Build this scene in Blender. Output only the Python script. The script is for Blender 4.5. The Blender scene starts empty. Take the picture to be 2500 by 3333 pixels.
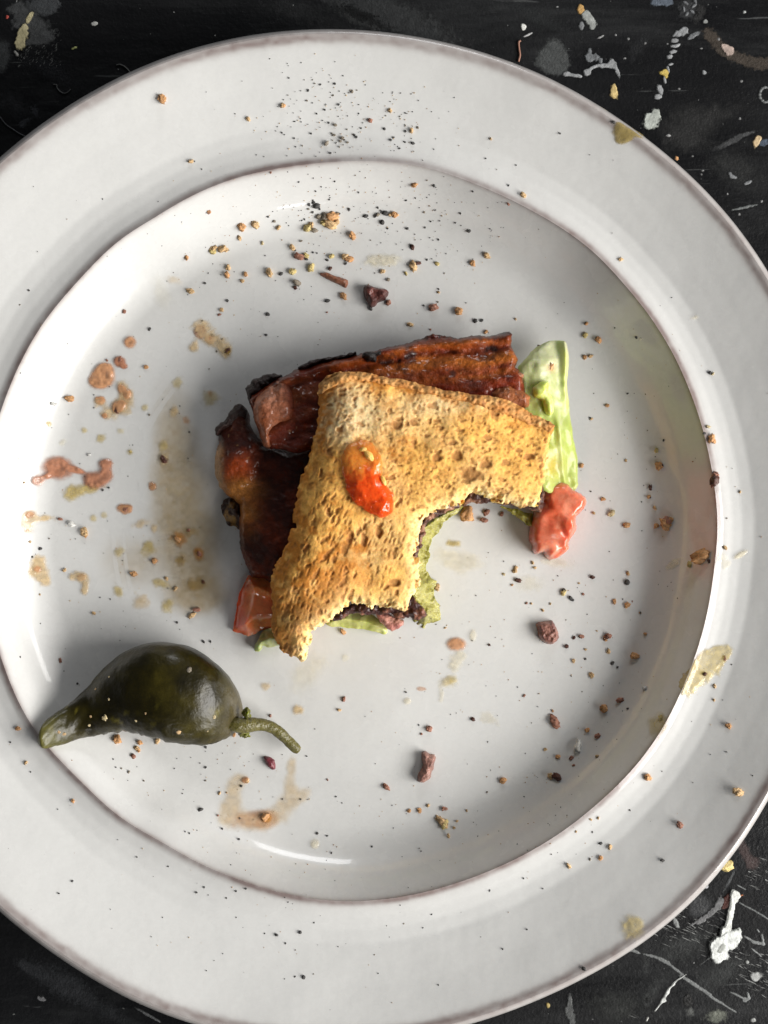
import bpy, math, random
import numpy as np
from mathutils import Vector
from mathutils.bvhtree import BVHTree

C = bpy.context.scene.collection
SC = bpy.context.scene
rnd = random.Random(7)
NR = np.random.RandomState(11)

# ------------------------------------------------------------------ camera
# lengths below are millimetres (scaled to metres when meshes are made)
S = 0.0821            # mm per photograph pixel on the floor of the plate
H = 360.0             # camera height over the floor of the plate
cam = bpy.data.cameras.new('camera')
cam.sensor_fit = 'VERTICAL'; cam.sensor_height = 36.0
cam.lens = 36.0 * H / (3333 * S)
cam.clip_start = 0.01; cam.clip_end = 20
camo = bpy.data.objects.new('camera', cam); C.objects.link(camo)
camo.location = (0, 0, H / 1000)
SC.camera = camo

# ------------------------------------------------------------------ light
world = bpy.data.worlds.new('World'); SC.world = world
world.use_nodes = True
bgn = world.node_tree.nodes['Background']
bgn.inputs[0].default_value = (0.90, 0.95, 1.0, 1)
bgn.inputs[1].default_value = 0.065

def area(name, az, el, dist, w, h, power, col, spread=180):
    l = bpy.data.lights.new(name, 'AREA'); l.shape = 'RECTANGLE'
    l.size = w; l.size_y = h; l.energy = power; l.color = col
    l.spread = math.radians(spread)
    o = bpy.data.objects.new(name, l); C.objects.link(o)
    a = math.radians(az); e = math.radians(el)
    p = Vector((math.cos(a) * math.cos(e), math.sin(a) * math.cos(e), math.sin(e))) * dist
    o.location = p
    o.rotation_euler = (-p).to_track_quat('-Z', 'Y').to_euler()
    return o
area('window_light', -20, 28, 1.2, 0.92, 0.66, 28, (1.0, 0.975, 0.935))
area('window_light', -91, 24, 1.6, 0.54, 0.11, 2.6, (1.0, 0.98, 0.96))
area('window_light', 82, 24, 1.6, 0.58, 0.24, 5.2, (0.97, 0.98, 1.0))
area('window_light', 9, 20, 1.6, 0.85, 0.20, 5.0, (1.0, 0.98, 0.96))

SC.view_settings.view_transform = 'Standard'
SC.view_settings.look = 'None'
SC.view_settings.gamma = 1
SC.view_settings.exposure = 0.0
SC.render.film_transparent = False
SC.cycles.use_denoising = True
SC.cycles.max_bounces = 8
SC.cycles.transparent_max_bounces = 64

# ------------------------------------------------------------------ helpers
CROPS = {'A': (600, 1000, .8439), 'B': (0, 0, .7535), 'C': (1250, 0, .7535), 'D': (0, 2000, .7535),
         'E': (1250, 2000, .7535), 'e': (600, 600, .6631), 'G': (0, 900, .4972), 'R': (1800, 900, .4522),
         'S': (1300, 1700, .7233), 'H': (900, 200, .3617), 'J': (0, 0, .2712), 'K': (1700, 0, .4822),
         'L': (1900, 2700, .3617), 'F': (80, 2000, .5546), 'O': (0, 0, 1.5069), 'P': (0, 0, 1.0)}
def px(c, pts):
    ox, oy, k = CROPS[c]
    return np.array([(ox + a * k, oy + b * k) for a, b in pts], float)
def P(u, v, z):
    """point at height z that stands at photograph position (u, v)"""
    f = S * (1 - z / H)
    return (u - 1250) * f, (1666.5 - v) * f
def UV(x, y, z):
    f = S * (1 - z / H)
    return x / f + 1250, 1666.5 - y / f
def poly(c, pts, z, smooth=0):
    p = px(c, pts)
    x, y = P(p[:, 0], p[:, 1], z)
    q = np.stack([x, y], 1)
    return catmull(q, smooth) if smooth else q
def catmull(p, n):
    out = []
    m = len(p)
    for i in range(m):
        p0, p1, p2, p3 = p[i - 1], p[i], p[(i + 1) % m], p[(i + 2) % m]
        for k in range(n):
            t = k / n
            out.append(.5 * (2 * p1 + (p2 - p0) * t + (2 * p0 - 5 * p1 + 4 * p2 - p3) * t * t + (3 * p1 - p0 - 3 * p2 + p3) * t ** 3))
    return np.array(out)
def sm(a, b, x):
    t = np.clip((x - a) / (b - a), 0, 1)
    return t * t * (3 - 2 * t)
def mix(a, b, t):
    t = np.asarray(t)[..., None] if np.ndim(t) else t
    return np.asarray(a) * (1 - t) + np.asarray(b) * t
def srgb(r, g, b):
    f = lambda c: (c / 255 / 12.92) if c <= 10 else (((c / 255) + .055) / 1.055) ** 2.4
    return (f(r), f(g), f(b))
def hsh(ix, iy, seed):
    h = (ix.astype(np.int64) * 374761393 + iy.astype(np.int64) * 668265263 + seed * 974711) & 0xffffffff
    h = ((h ^ (h >> 13)) * 1274126177) & 0xffffffff
    h = ((h ^ (h >> 16)) * 2246822519) & 0xffffffff
    return ((h ^ (h >> 15)) & 0xffffff) / float(0xffffff)
def vn(x, y, seed=0):
    ix = np.floor(x); iy = np.floor(y); fx = x - ix; fy = y - iy
    ux = fx ** 3 * (fx * (fx * 6 - 15) + 10); uy = fy ** 3 * (fy * (fy * 6 - 15) + 10)
    a = hsh(ix, iy, seed); b = hsh(ix + 1, iy, seed); c = hsh(ix, iy + 1, seed); d = hsh(ix + 1, iy + 1, seed)
    return (a + (b - a) * ux + (c - a) * uy + (a - b - c + d) * ux * uy) * 2 - 1
def fbm(x, y, f, oct=4, seed=0):
    s = 0; a = 1; t = 0
    x = np.asarray(x, float); y = np.asarray(y, float)
    for i in range(oct):
        s = s + a * vn(x * f + 13.7 * i, y * f - 7.1 * i, seed + i * 17); t += a; a *= .5; f *= 2.03
    return s / t
def worley(x, y, seed=0):
    ix = np.floor(x); iy = np.floor(y)
    f1 = np.full(np.shape(x), 9.); f2 = f1.copy(); idr = np.zeros(np.shape(x))
    for i in (-1, 0, 1):
        for j in (-1, 0, 1):
            cx = ix + i; cy = iy + j
            qx = cx + .1 + .8 * hsh(cx, cy, seed); qy = cy + .1 + .8 * hsh(cx, cy, seed + 5)
            d = np.hypot(qx - x, qy - y)
            n = d < f1
            f2 = np.where(n, f1, np.minimum(f2, d)); idr = np.where(n, hsh(cx, cy, seed + 9), idr); f1 = np.where(n, d, f1)
    return f1, f2, idr
def sdist(poly_, x, y):
    """signed distance to a closed polygon, positive inside"""
    a = poly_; b = np.roll(poly_, -1, 0)
    best = np.full(x.shape, 1e18); ins = np.zeros(x.shape, bool)
    for (ax, ay), (bx, by) in zip(a, b):
        ex, ey = bx - ax, by - ay
        L = ex * ex + ey * ey
        if L < 1e-12: continue
        t = np.clip(((x - ax) * ex + (y - ay) * ey) / L, 0, 1)
        best = np.minimum(best, (x - ax - t * ex) ** 2 + (y - ay - t * ey) ** 2)
        c = ((ay > y) != (by > y))
        if ey != 0: ins ^= c & (x < ex * (y - ay) / ey + ax)
    return np.where(ins, 1, -1) * np.sqrt(best)
def ldist(line, x, y):
    best = np.full(np.shape(x), 1e18)
    for (ax, ay), (bx, by) in zip(line[:-1], line[1:]):
        ex, ey = bx - ax, by - ay; L = ex * ex + ey * ey
        t = np.clip(((x - ax) * ex + (y - ay) * ey) / L, 0, 1)
        best = np.minimum(best, (x - ax - t * ex) ** 2 + (y - ay - t * ey) ** 2)
    return np.sqrt(best)

def mesh_np(name, V, F, col=None, smooth=True):
    """V in mm, F quads or list of face arrays"""
    me = bpy.data.meshes.new(name)
    V = np.asarray(V, float) * .001
    Fs = F if isinstance(F, list) else [F]
    Fs = [np.asarray(f, np.int32) for f in Fs if len(f)]
    me.vertices.add(len(V)); me.vertices.foreach_set('co', V.astype(np.float32).ravel())
    nl = sum(f.size for f in Fs); nf = sum(len(f) for f in Fs)
    me.loops.add(nl); me.loops.foreach_set('vertex_index', np.concatenate([f.ravel() for f in Fs]))
    me.polygons.add(nf)
    ls = []; s = 0
    for f in Fs:
        ls.append(s + np.arange(len(f)) * f.shape[1]); s += f.size
    me.polygons.foreach_set('loop_start', np.concatenate(ls).astype(np.int32))
    me.polygons.foreach_set('use_smooth', np.full(nf, smooth))
    if col is not None:
        col = np.asarray(col, float)
        if col.shape[1] == 3: col = np.c_[col, np.ones(len(col))]
        at = me.color_attributes.new('Col', 'FLOAT_COLOR', 'POINT')
        at.data.foreach_set('color', np.clip(col, 0, 1).astype(np.float32).ravel())
    me.update(calc_edges=True); me.validate()
    return me
def obj(name, me, m=None, parent=None):
    o = bpy.data.objects.new(name, me); C.objects.link(o)
    if m is not None and me is not None: me.materials.append(m)
    if parent is not None: o.parent = parent
    return o
def tag(o, label=None, cat=None, group=None, kind=None):
    if label: o['label'] = label
    if cat: o['category'] = cat
    if group: o['group'] = group
    if kind: o['kind'] = kind
    return o
def thing(name, label, cat, group=None):
    return tag(obj(name, None), label, cat, group)

def slab_np(bbox, res, df, ztop, zbot, colf):
    """solid between two height fields inside df(x, y) > 0"""
    x0, y0, x1, y1 = bbox
    xs = np.arange(x0 - res * 2, x1 + res * 2.01, res); ys = np.arange(y0 - res * 2, y1 + res * 2.01, res)
    X, Y = np.meshgrid(xs, ys)
    D = df(X, Y)
    gy, gx = np.gradient(D, res)
    g2 = np.maximum(gx * gx + gy * gy, 1e-6)
    cell = (D[:-1, :-1] + D[1:, :-1] + D[:-1, 1:] + D[1:, 1:]) / 4 > 0
    ny, nx = X.shape
    I = np.arange(ny * nx).reshape(ny, nx)
    q = np.stack([I[:-1, :-1], I[:-1, 1:], I[1:, 1:], I[1:, :-1]], -1)[cell]
    if not len(q): return None
    # boundary edges
    e = np.concatenate([q[:, [0, 1]], q[:, [1, 2]], q[:, [2, 3]], q[:, [3, 0]]])
    key = np.sort(e, 1); kk = key[:, 0].astype(np.int64) * (ny * nx) + key[:, 1]
    u, idx, cnt = np.unique(kk, return_index=True, return_counts=True)
    be = e[idx[cnt == 1]]
    bv = np.unique(be)
    xf = X.ravel().copy(); yf = Y.ravel().copy(); d = D.ravel().copy()
    stp = np.clip(d[bv] / g2.ravel()[bv], -res * 1.5, res * 1.5)
    xf[bv] -= gx.ravel()[bv] * stp; yf[bv] -= gy.ravel()[bv] * stp; d[bv] = 0
    used = np.unique(q); mp = np.full(ny * nx, -1); mp[used] = np.arange(len(used))
    x = xf[used]; y = yf[used]; dd = np.maximum(d[used], 0)
    zt = ztop(x, y, dd); zb = np.minimum(zbot(x, y, dd), zt - .005)
    n = len(used)
    V = np.concatenate([np.stack([x, y, zt], 1), np.stack([x, y, zb], 1)])
    qt = mp[q]; qb = qt[:, ::-1] + n
    b = mp[be]; side = np.stack([b[:, 1], b[:, 0], b[:, 0] + n, b[:, 1] + n], 1)
    c = colf(x, y, dd, zt)
    c2 = np.concatenate([c, c])
    return V, np.concatenate([qt, qb, side]), c2
def slab(name, pl, res, ztop, zbot, colf, m, parent=None, jag=(0, 1), seed=0, extra=None):
    def df(x, y):
        d = sdist(pl, x, y)
        if extra: d = d + extra(x, y)
        if jag[0]: d = d + jag[0] * fbm(x, y, jag[1], 3, seed)
        return d
    r = slab_np((pl[:, 0].min() - jag[0], pl[:, 1].min() - jag[0], pl[:, 0].max() + jag[0], pl[:, 1].max() + jag[0]), res, df, ztop, zbot, colf)
    V, F, c = r
    return obj(name, mesh_np(name, V, F, c), m, parent)
def dome(d, r):
    return np.sqrt(np.clip(1 - (1 - np.minimum(d / r, 1)) ** 2, 0, 1))
def const(c):
    return lambda x, y, d, z: np.tile(np.asarray(c, float), (len(x), 1))

# ------------------------------------------------------------------ materials
def M(name, rough=.5, col=None, coat=0, coat_r=.08, sss=0, sss_r=(1, .4, .2), sss_s=.002, bumps=(), var=None,
      alpha=False, spec=.5, trans=0, ior=1.45, rvar=None):
    m = bpy.data.materials.new(name); m.use_nodes = True
    nt = m.node_tree; N = nt.nodes; L = nt.links
    b = N['Principled BSDF']
    tc = N.new('ShaderNodeTexCoord')
    def noise(sc, det=4, ro=.6):
        n = N.new('ShaderNodeTexNoise'); n.inputs['Scale'].default_value = sc
        n.inputs['Detail'].default_value = det; n.inputs['Roughness'].default_value = ro
        L.new(tc.outputs['Object'], n.inputs['Vector']); return n
    if col is None:
        at = N.new('ShaderNodeAttribute'); at.attribute_name = 'Col'; src = at.outputs['Color']
    else:
        at = None; rg = N.new('ShaderNodeRGB'); rg.outputs[0].default_value = (*col, 1); src = rg.outputs[0]
    for sc, amt in (var or ()):
        n = noise(sc)
        mr = N.new('ShaderNodeMapRange'); mr.inputs['From Min'].default_value = .3; mr.inputs['From Max'].default_value = .7
        mr.inputs['To Min'].default_value = 1 - amt; mr.inputs['To Max'].default_value = 1 + amt
        L.new(n.outputs['Fac'], mr.inputs['Value'])
        mx = N.new('ShaderNodeVectorMath'); mx.operation = 'SCALE'
        L.new(src, mx.inputs[0]); L.new(mr.outputs[0], mx.inputs['Scale']); src = mx.outputs[0]
    L.new(src, b.inputs['Base Color'])
    b.inputs['Roughness'].default_value = rough
    if rvar:
        n = noise(rvar[0]); mr = N.new('ShaderNodeMapRange'); mr.inputs['From Min'].default_value = .3; mr.inputs['From Max'].default_value = .7
        mr.inputs['To Min'].default_value = rough - rvar[1]; mr.inputs['To Max'].default_value = rough + rvar[1]
        L.new(n.outputs['Fac'], mr.inputs['Value']); L.new(mr.outputs[0], b.inputs['Roughness'])
    b.inputs['Specular IOR Level'].default_value = spec
    b.inputs['IOR'].default_value = ior
    b.inputs['Coat Weight'].default_value = coat; b.inputs['Coat Roughness'].default_value = coat_r
    if sss:
        b.inputs['Subsurface Weight'].default_value = sss
        b.inputs['Subsurface Radius'].default_value = sss_r; b.inputs['Subsurface Scale'].default_value = sss_s
    b.inputs['Transmission Weight'].default_value = trans
    if alpha: L.new(at.outputs['Alpha'], b.inputs['Alpha'])
    prev = None
    for sc, dist in bumps:
        n = noise(sc, 3); bp = N.new('ShaderNodeBump'); bp.inputs['Strength'].default_value = 1
        bp.inputs['Distance'].default_value = dist
        L.new(n.outputs['Fac'], bp.inputs['Height'])
        if prev: L.new(prev.outputs[0], bp.inputs['Normal'])
        prev = bp
    if prev:
        L.new(prev.outputs[0], b.inputs['Normal'])
    return m

glaze = M('plate_glaze', rough=.27, coat=.45, coat_r=.04, bumps=((60, .00022), (400, .000015)), var=((35, .03), (900, .02)), rvar=(50, .06))
bread_m = M('toasted_bread', rough=.75, sss=.25, sss_r=(1, .55, .2), sss_s=.0012, bumps=((2200, .00012),), var=((1500, .14), (500, .10)), spec=.2)
crust_m = M('bread_crust', rough=.6, bumps=((1500, .0002),), var=((1200, .2), (300, .15)), spec=.3)
bacon_m = M('fried_bacon', rough=.42, coat=.3, coat_r=.09, bumps=((900, .0003), (2500, .0002)), var=((700, .3), (2200, .2)), spec=.25)
char_m = M('charred_bacon', rough=.45, bumps=((1300, .0005),), var=((900, .3),), spec=.4)
lettuce_m = M('lettuce_skin', rough=.32, sss=.5, sss_r=(.7, 1, .2), sss_s=.002, bumps=((350, .0003),), var=((250, .06), (900, .05)), spec=.5)
tomato_m = M('tomato_flesh', rough=.13, coat=.3, coat_r=.05, sss=.9, sss_r=(1, .35, .2), sss_s=.004, bumps=((300, .0002),), var=((300, .14), (1100, .1)), spec=.55)
pulp_m = M('tomato_pulp', rough=.08, sss=.5, sss_r=(1, .3, .1), sss_s=.003, alpha=True, bumps=((500, .0004),), spec=.6)
spread_m = M('green_mash', rough=.25, sss=.4, sss_r=(.8, 1, .2), sss_s=.0015, bumps=((900, .0005),), var=((700, .2),), spec=.5)
pepper_m = M('pickled_pepper_skin', rough=.34, coat=.08, coat_r=.1, sss=.1, sss_r=(.6, .5, .1), sss_s=.004, bumps=((220, .0004), (1200, .00005)), var=((120, .4), (400, .25)), spec=.36)
smear_m = M('sauce', rough=.1, alpha=True, bumps=((700, .00006),), var=((800, .16),), spec=.55)
paint_m = M('dried_paint', rough=.55, bumps=((1500, .0002),), var=((900, .12),), alpha=True)
def simple(name, c, rough=.6, v=.4, **k):
    return M(name, rough=rough, col=c, var=((900, v), (2600, v)), bumps=((2200, .0003),), **k)
KM = {'t': simple('tan_crumb', (.64, .43, .22)), 'o': simple('orange_crumb', (.60, .32, .14)),
      'r': simple('bacon_crumb', (.36, .165, .11), .45), 'd': simple('dark_crumb', (.09, .03, .018), .4),
      'k': simple('black_pepper', (.065, .062, .06), .6), 'g': simple('grey_pepper', (.26, .22, .17), .6),
      'c': simple('cream_crumb', (.62, .5, .28), .4), 'y': simple('yellow_crumb', (.62, .49, .2), .35),
      'w': simple('white_chip', (.75, .74, .7), .25)}

# ------------------------------------------------------------------ plate outline and surface
RIDGE = np.concatenate([px('P', [(2, 1342), (75, 1163), (149, 1039), (224, 950), (316, 850), (392, 776), (497, 716), (603, 648), (753, 584),
    (889, 551), (1017, 533), (1115, 525), (1250, 527), (1325, 532), (1438, 557), (1514, 588), (1604, 622), (1687, 663), (1777, 712),
    (1868, 769), (1966, 850), (2010, 905), (2074, 975), (2135, 1060), (2195, 1158), (2240, 1260), (2280, 1370), (2312, 1505), (2331, 1620),
    (2336, 1730), (2327, 1830), (2318, 1900), (2301, 2000), (2275, 2098), (2230, 2218), (2162, 2362), (2079, 2482), (1958, 2603),
    (1838, 2701), (1672, 2799), (1529, 2859), (1363, 2908), (1250, 2927), (1093, 2934), (904, 2904), (769, 2859), (640, 2806), (527, 2738),
    (392, 2663), (301, 2580), (219, 2497), (158, 2437), (75, 2316), (23, 2196), (0, 2128), (-55, 1900), (-66, 1735), (-50, 1560)])])
CEN = np.array([1137., 1731.])
OUTER = px('P', [(0, 512), (85, 440), (150, 395), (226, 347), (302, 300), (415, 236), (520, 193), (640, 150), (800, 117), (920, 102), (1040, 97),
    (1250, 102), (1400, 128), (1550, 170), (1700, 210), (1860, 290), (1980, 370), (2100, 455), (2205, 525), (2320, 650), (2420, 760), (2500, 880),
    (2640, 1200), (2715, 1500), (2738, 1730), (2710, 2020), (2620, 2370), (2500, 2580), (2442, 2700), (2390, 2780), (2290, 2910), (2195, 2995), (2100, 3060),
    (1980, 3140), (1900, 3182), (1790, 3235), (1650, 3292), (1521, 3335), (1300, 3385), (1060, 3392), (800, 3374), (610, 3334), (450, 3268), (300, 3183), (150, 3080),
    (0, 2968), (-150, 2820), (-320, 2570), (-450, 2250), (-520, 1900), (-525, 1730), (-500, 1450), (-420, 1130), (-290, 850), (-150, 660)])
def radial(pts, win=41):
    a = np.arctan2(-(pts[:, 1] - CEN[1]), pts[:, 0] - CEN[0]); r = np.hypot(pts[:, 0] - CEN[0], pts[:, 1] - CEN[1])
    o = np.argsort(a); a = a[o]; r = r[o]
    tt = np.linspace(-math.pi, math.pi, 1441)
    rr = np.interp(tt, np.r_[a - 2 * math.pi, a, a + 2 * math.pi], np.r_[r, r, r])
    k = np.hanning(win); k /= k.sum()
    e = np.r_[rr[:-1], rr[:-1], rr[:-1]]
    e = np.convolve(e, k, 'same')[1440:2880]
    e = np.r_[e, e[:1]]
    return lambda th: np.interp(th, tt, e)
R1 = radial(RIDGE, 57); R2 = radial(OUTER, 151)
RIMT = np.array([1, 1.012, 1.05, 1.12, 1.2, 1.3, 1.45, 1.6, 1.8, 1.9, 1.94, 1.965, 1.98, 1.992, 2.0])
RIMZ = np.array([12.6, 12.45, 12.0, 11.6, 11.5, 11.9, 13.3, 14.8, 17.0, 18.1, 18.6, 18.8, 18.6, 18.0, 16.7])
_td = np.linspace(1, 2, 801); _zd = np.interp(_td, RIMT, RIMZ)
_k = np.hanning(25); _k /= _k.sum()
_zs = np.convolve(np.r_[[_zd[0]] * 12, _zd, [_zd[-1]] * 12], _k, 'same')[12:-12]
_w = sm(1.0, 1.03, _td) * (1 - sm(1.93, 1.97, _td)); _zd = _zd * (1 - _w) + _zs * _w
def prof(t):
    x = np.clip((t - .80) / .20, 0, 1)
    well = .35 * np.minimum(t, 1) ** 4 + 1.7 * np.clip(1 - (t / .66) ** 2, 0, 1) ** 1.5 - 1.4 * (1 - sm(.8, 1, np.asarray(t))) + 12.25 * (x ** 1.9 * (1 - .12 * x ** 8) + .12 * x ** 8)
    return np.where(t <= 1, np.minimum(well, 12.6), np.interp(t, _td, _zd))
def tparam(u, v):
    th = np.arctan2(-(v - CEN[1]), u - CEN[0]); r = np.hypot(u - CEN[0], v - CEN[1])
    a = R1(th); b = R2(th)
    return np.where(r < a, r / a, 1 + (r - a) / (b - a)), th
def zp_uv(u, v):
    return prof(tparam(np.asarray(u, float), np.asarray(v, float))[0])
def zp(x, y):
    z = 0
    for i in range(3):
        u, v = UV(x, y, z); z = zp_uv(u, v)
    return z

def build_plate():
    n = 720
    th = np.linspace(-math.pi, math.pi, n, endpoint=False)
    ra = R1(th); rb = R2(th)
    white = np.array((.70, .70, .685)); brown = np.array((.22, .165, .155))
    nz = .5 + .5 * fbm(np.cos(th) * 5, np.sin(th) * 5, 1, 3, 3)
    def ring(t, z, under=False):
        r = np.where(t <= 1, t * ra, ra + (t - 1) * (rb - ra))
        u = CEN[0] + r * np.cos(th); v = CEN[1] - r * np.sin(th)
        zz = np.full(n, z) + (0 if under else 1) * .18 * fbm(u, v, .004, 2, 5) * sm(.6, 1.1, np.full(n, t))
        x, y = P(u, v, z)
        d1 = r - ra; d2 = rb - r
        b = (.45 + .6 * nz) * np.exp(-((d1 - 5) / 12) ** 2) + (.12 + .2 * nz) * np.exp(-np.abs(d1) / 30)
        j = 5 * fbm(u, v, .03, 3, 9)
        b = b + (.28 + .45 * nz) * np.exp(-((d2 - 34 - j) / 14) ** 2) + .42 * np.exp(-((d2 - 14) / 20) ** 2) + .18 * np.exp(-np.maximum(d2 - 20, 0) / 26)
        b = np.clip(b * (.9 + .22 * fbm(u, v, .05, 3, 21)), 0, .95)
        if under: b = b * 0 + .25
        return np.stack([x, y, zz], 1), mix(white, brown, b)
    def grid(rings, closed_cap):
        V = np.concatenate([r[0] for r in rings]); c = np.concatenate([r[1] for r in rings])
        m = len(rings); i = np.arange(n); j = (i + 1) % n
        F = np.concatenate([np.stack([k * n + i, (k + 1) * n + i, (k + 1) * n + j, k * n + j], 1) for k in range(m - 1)])
        fs = [F]
        if closed_cap is not None:
            k0 = closed_cap[0] * n
            V = np.concatenate([V, [closed_cap[1]]]); c = np.concatenate([c, c[k0:k0 + 1]])
            t = np.stack([np.full(n, len(V) - 1), k0 + i, k0 + j], 1)
            fs.append(t if closed_cap[0] == 0 else t[:, ::-1])
        return V, fs, c
    pl = thing('plate', 'white glazed stoneware plate with thin brown edges on the black table', 'plate')
    ts = np.r_[np.linspace(.02, .74, 26), np.linspace(.755, .97, 50), np.linspace(.974, 1, 14)]
    x0, y0 = P(CEN[0], CEN[1], 0)
    V, F, c = grid([ring(t, prof(np.array(t))) for t in ts], (0, (x0, y0, 0.0)))
    obj('well', mesh_np('well', V, F, c), glaze, pl)
    ts = np.r_[np.linspace(1, 1.06, 18), np.linspace(1.07, 1.88, 46), np.linspace(1.89, 2.0, 40)]
    rings = [ring(t, prof(np.array(t))) for t in ts]
    for t, z in ((2.0, 12.9), (1.992, 12.0), (1.96, 11.2), (1.8, 9.2), (1.5, 7.0), (1.2, 6.2), (1.0, 5.5), (.9, 1.0), (.8, -3.2), (.74, -4.6), (.735, -6.0), (.70, -6.0), (.69, -4.8), (.4, -4.2)):
        rings.append(ring(t, z, True))
    V, F, c = grid(rings, (len(rings) - 1, (x0, y0, -4.2)))
    obj('rim', mesh_np('rim', V, F, c), glaze, pl)
build_plate()

# ------------------------------------------------------------------ table
TZ = -6.0
def table_material():
    m = bpy.data.materials.new('black_painted_wood'); m.use_nodes = True
    nt = m.node_tree; N = nt.nodes; L = nt.links; b = N['Principled BSDF']
    tc = N.new('ShaderNodeTexCoord')
    def mp(rot, sc):
        q = N.new('ShaderNodeMapping'); q.inputs['Rotation'].default_value = (0, 0, math.radians(rot)); q.inputs['Scale'].default_value = sc
        L.new(tc.outputs['Object'], q.inputs[0]); return q
    def noise(q, s, det=6, ro=.6, dist=0):
        n = N.new('ShaderNodeTexNoise'); n.inputs['Scale'].default_value = s; n.inputs['Detail'].default_value = det
        n.inputs['Roughness'].default_value = ro; n.inputs['Distortion'].default_value = dist
        L.new(q.outputs[0], n.inputs['Vector']); return n
    def ramp(src, a, b_, c0, c1):
        r = N.new('ShaderNodeValToRGB'); e = r.color_ramp.elements
        e[0].position = a; e[0].color = (c0,) * 3 + (1,); e[1].position = b_; e[1].color = (c1,) * 3 + (1,)
        L.new(src.outputs['Fac'], r.inputs[0]); return r
    def mixc(f, a, b_):
        x = N.new('ShaderNodeMix'); x.data_type = 'RGBA'
        L.new(f.outputs[0], x.inputs[0])
        for i, q in ((6, a), (7, b_)):
            if isinstance(q, tuple): x.inputs[i].default_value = (*q, 1)
            else: L.new(q, x.inputs[i])
        return x.outputs[2]
    iso = mp(0, (1, 1, 1)); wip = mp(-32, (.35, 1.6, 1)); scr = mp(-24, (.12, 2.2, 1))
    base = mixc(ramp(noise(iso, 14, 5), .42, .68, 0, 1), (.003, .0032, .004), (.011, .0115, .0125))
    wipe = mixc(ramp(noise(wip, 26, 7, .68, .6), .52, .74, 0, 1), base, (.026, .027, .028))
    sc_ = mixc(ramp(noise(scr, 330, 4, .6), .66, .72, 0, .55), wipe, (.10, .105, .105))
    speck = mixc(ramp(noise(iso, 700, 2, .5), .76, .79, 0, .7), sc_, (.16, .165, .16))
    L.new(speck, b.inputs['Base Color'])
    rr = ramp(noise(wip, 30, 6, .65, .5), .3, .75, .34, .62); L.new(rr.outputs[0], b.inputs['Roughness'])
    b.inputs['Specular IOR Level'].default_value = .22
    bp = N.new('ShaderNodeBump'); bp.inputs['Distance'].default_value = .00018
    L.new(noise(iso, 900, 4).outputs['Fac'], bp.inputs['Height'])
    b2 = N.new('ShaderNodeBump'); b2.inputs['Distance'].default_value = .00025
    L.new(noise(wip, 160, 5).outputs['Fac'], b2.inputs['Height']); L.new(bp.outputs[0], b2.inputs['Normal'])
    L.new(b2.outputs[0], b.inputs['Normal'])
    return m
def build_table():
    V = [(-600, -600, TZ), (600, -600, TZ), (600, 600, TZ), (-600, 600, TZ), (-600, -600, TZ - 30), (600, -600, TZ - 30), (600, 600, TZ - 30), (-600, 600, TZ - 30)]
    F = np.array([(0, 1, 2, 3), (7, 6, 5, 4), (0, 4, 5, 1), (1, 5, 6, 2), (2, 6, 7, 3), (3, 7, 4, 0)])
    return tag(obj('tabletop', mesh_np('tabletop', V, F, smooth=False), table_material()), 'black painted tabletop with paint splashes and scratches under the plate', None, None, 'structure')
table = build_table()

def fieldblob(name, c, discs, h, col, a, m, parent=None, surf=None, res=.22, jag=.18, jf=.9, seed=0, edge=.35, lump=0.0, base=.02, flat=False):
    """a low drop of something: soft union of ellipses (x, y, rx, ry, angle) given in photograph crop c"""
    ox, oy, k = CROPS[c]
    E = []
    for dsc in discs:
        x, y, rx, ry = dsc[:4]; an = math.radians(dsc[4]) if len(dsc) > 4 else 0
        u = ox + x * k; v = oy + y * k
        z = TZ if surf is None else float(surf(u, v))
        wx, wy = P(u, v, z); E.append((wx, wy, rx * k * S * 1.2, ry * k * S * 1.2, an))
    x0 = min(e[0] - max(e[2:4]) * 1.4 for e in E); x1 = max(e[0] + max(e[2:4]) * 1.4 for e in E)
    y0 = min(e[1] - max(e[2:4]) * 1.4 for e in E); y1 = max(e[1] + max(e[2:4]) * 1.4 for e in E)
    th = math.exp(-1.5)
    def fld(x, y):
        F = 0
        for ex, ey, rx, ry, an in E:
            ca, sa = math.cos(an), math.sin(an)
            p = (x - ex) * ca + (y - ey) * sa; q = -(x - ex) * sa + (y - ey) * ca
            F = F + np.exp(-1.5 * ((p / rx) ** 2 + (q / ry) ** 2))
        return F - th + jag * th * fbm(x, y, jf, 3, seed) * 1.8
    gs = (lambda x, y: np.full(np.shape(x), TZ)) if surf is None else zp
    hh = lambda x, y: h * np.sqrt(np.clip(fld(x, y) / .55, 0, 1)) * (1 + lump * fbm(x, y, .6, 2, seed + 4))
    zt = lambda x, y, d: gs(x, y) + base + (h * sm(0, .1, d) if flat else hh(x, y))
    zb = lambda x, y, d: gs(x, y) + base * .3
    def cf(x, y, d, z):
        f = fld(x, y)
        k1 = np.clip(1 + .25 * fbm(x, y, 1.1, 3, seed + 2), 0, 2)[:, None]
        return np.c_[np.asarray(col)[None, :] * k1, a * sm(-.01, edge, f) * (.85 + .3 * fbm(x, y, .8, 3, seed + 8))]
    r = slab_np((x0, y0, x1, y1), res, fld, zt, zb, cf)
    if r is None: return None
    return obj(name, mesh_np(name, *r), m, parent)

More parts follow.
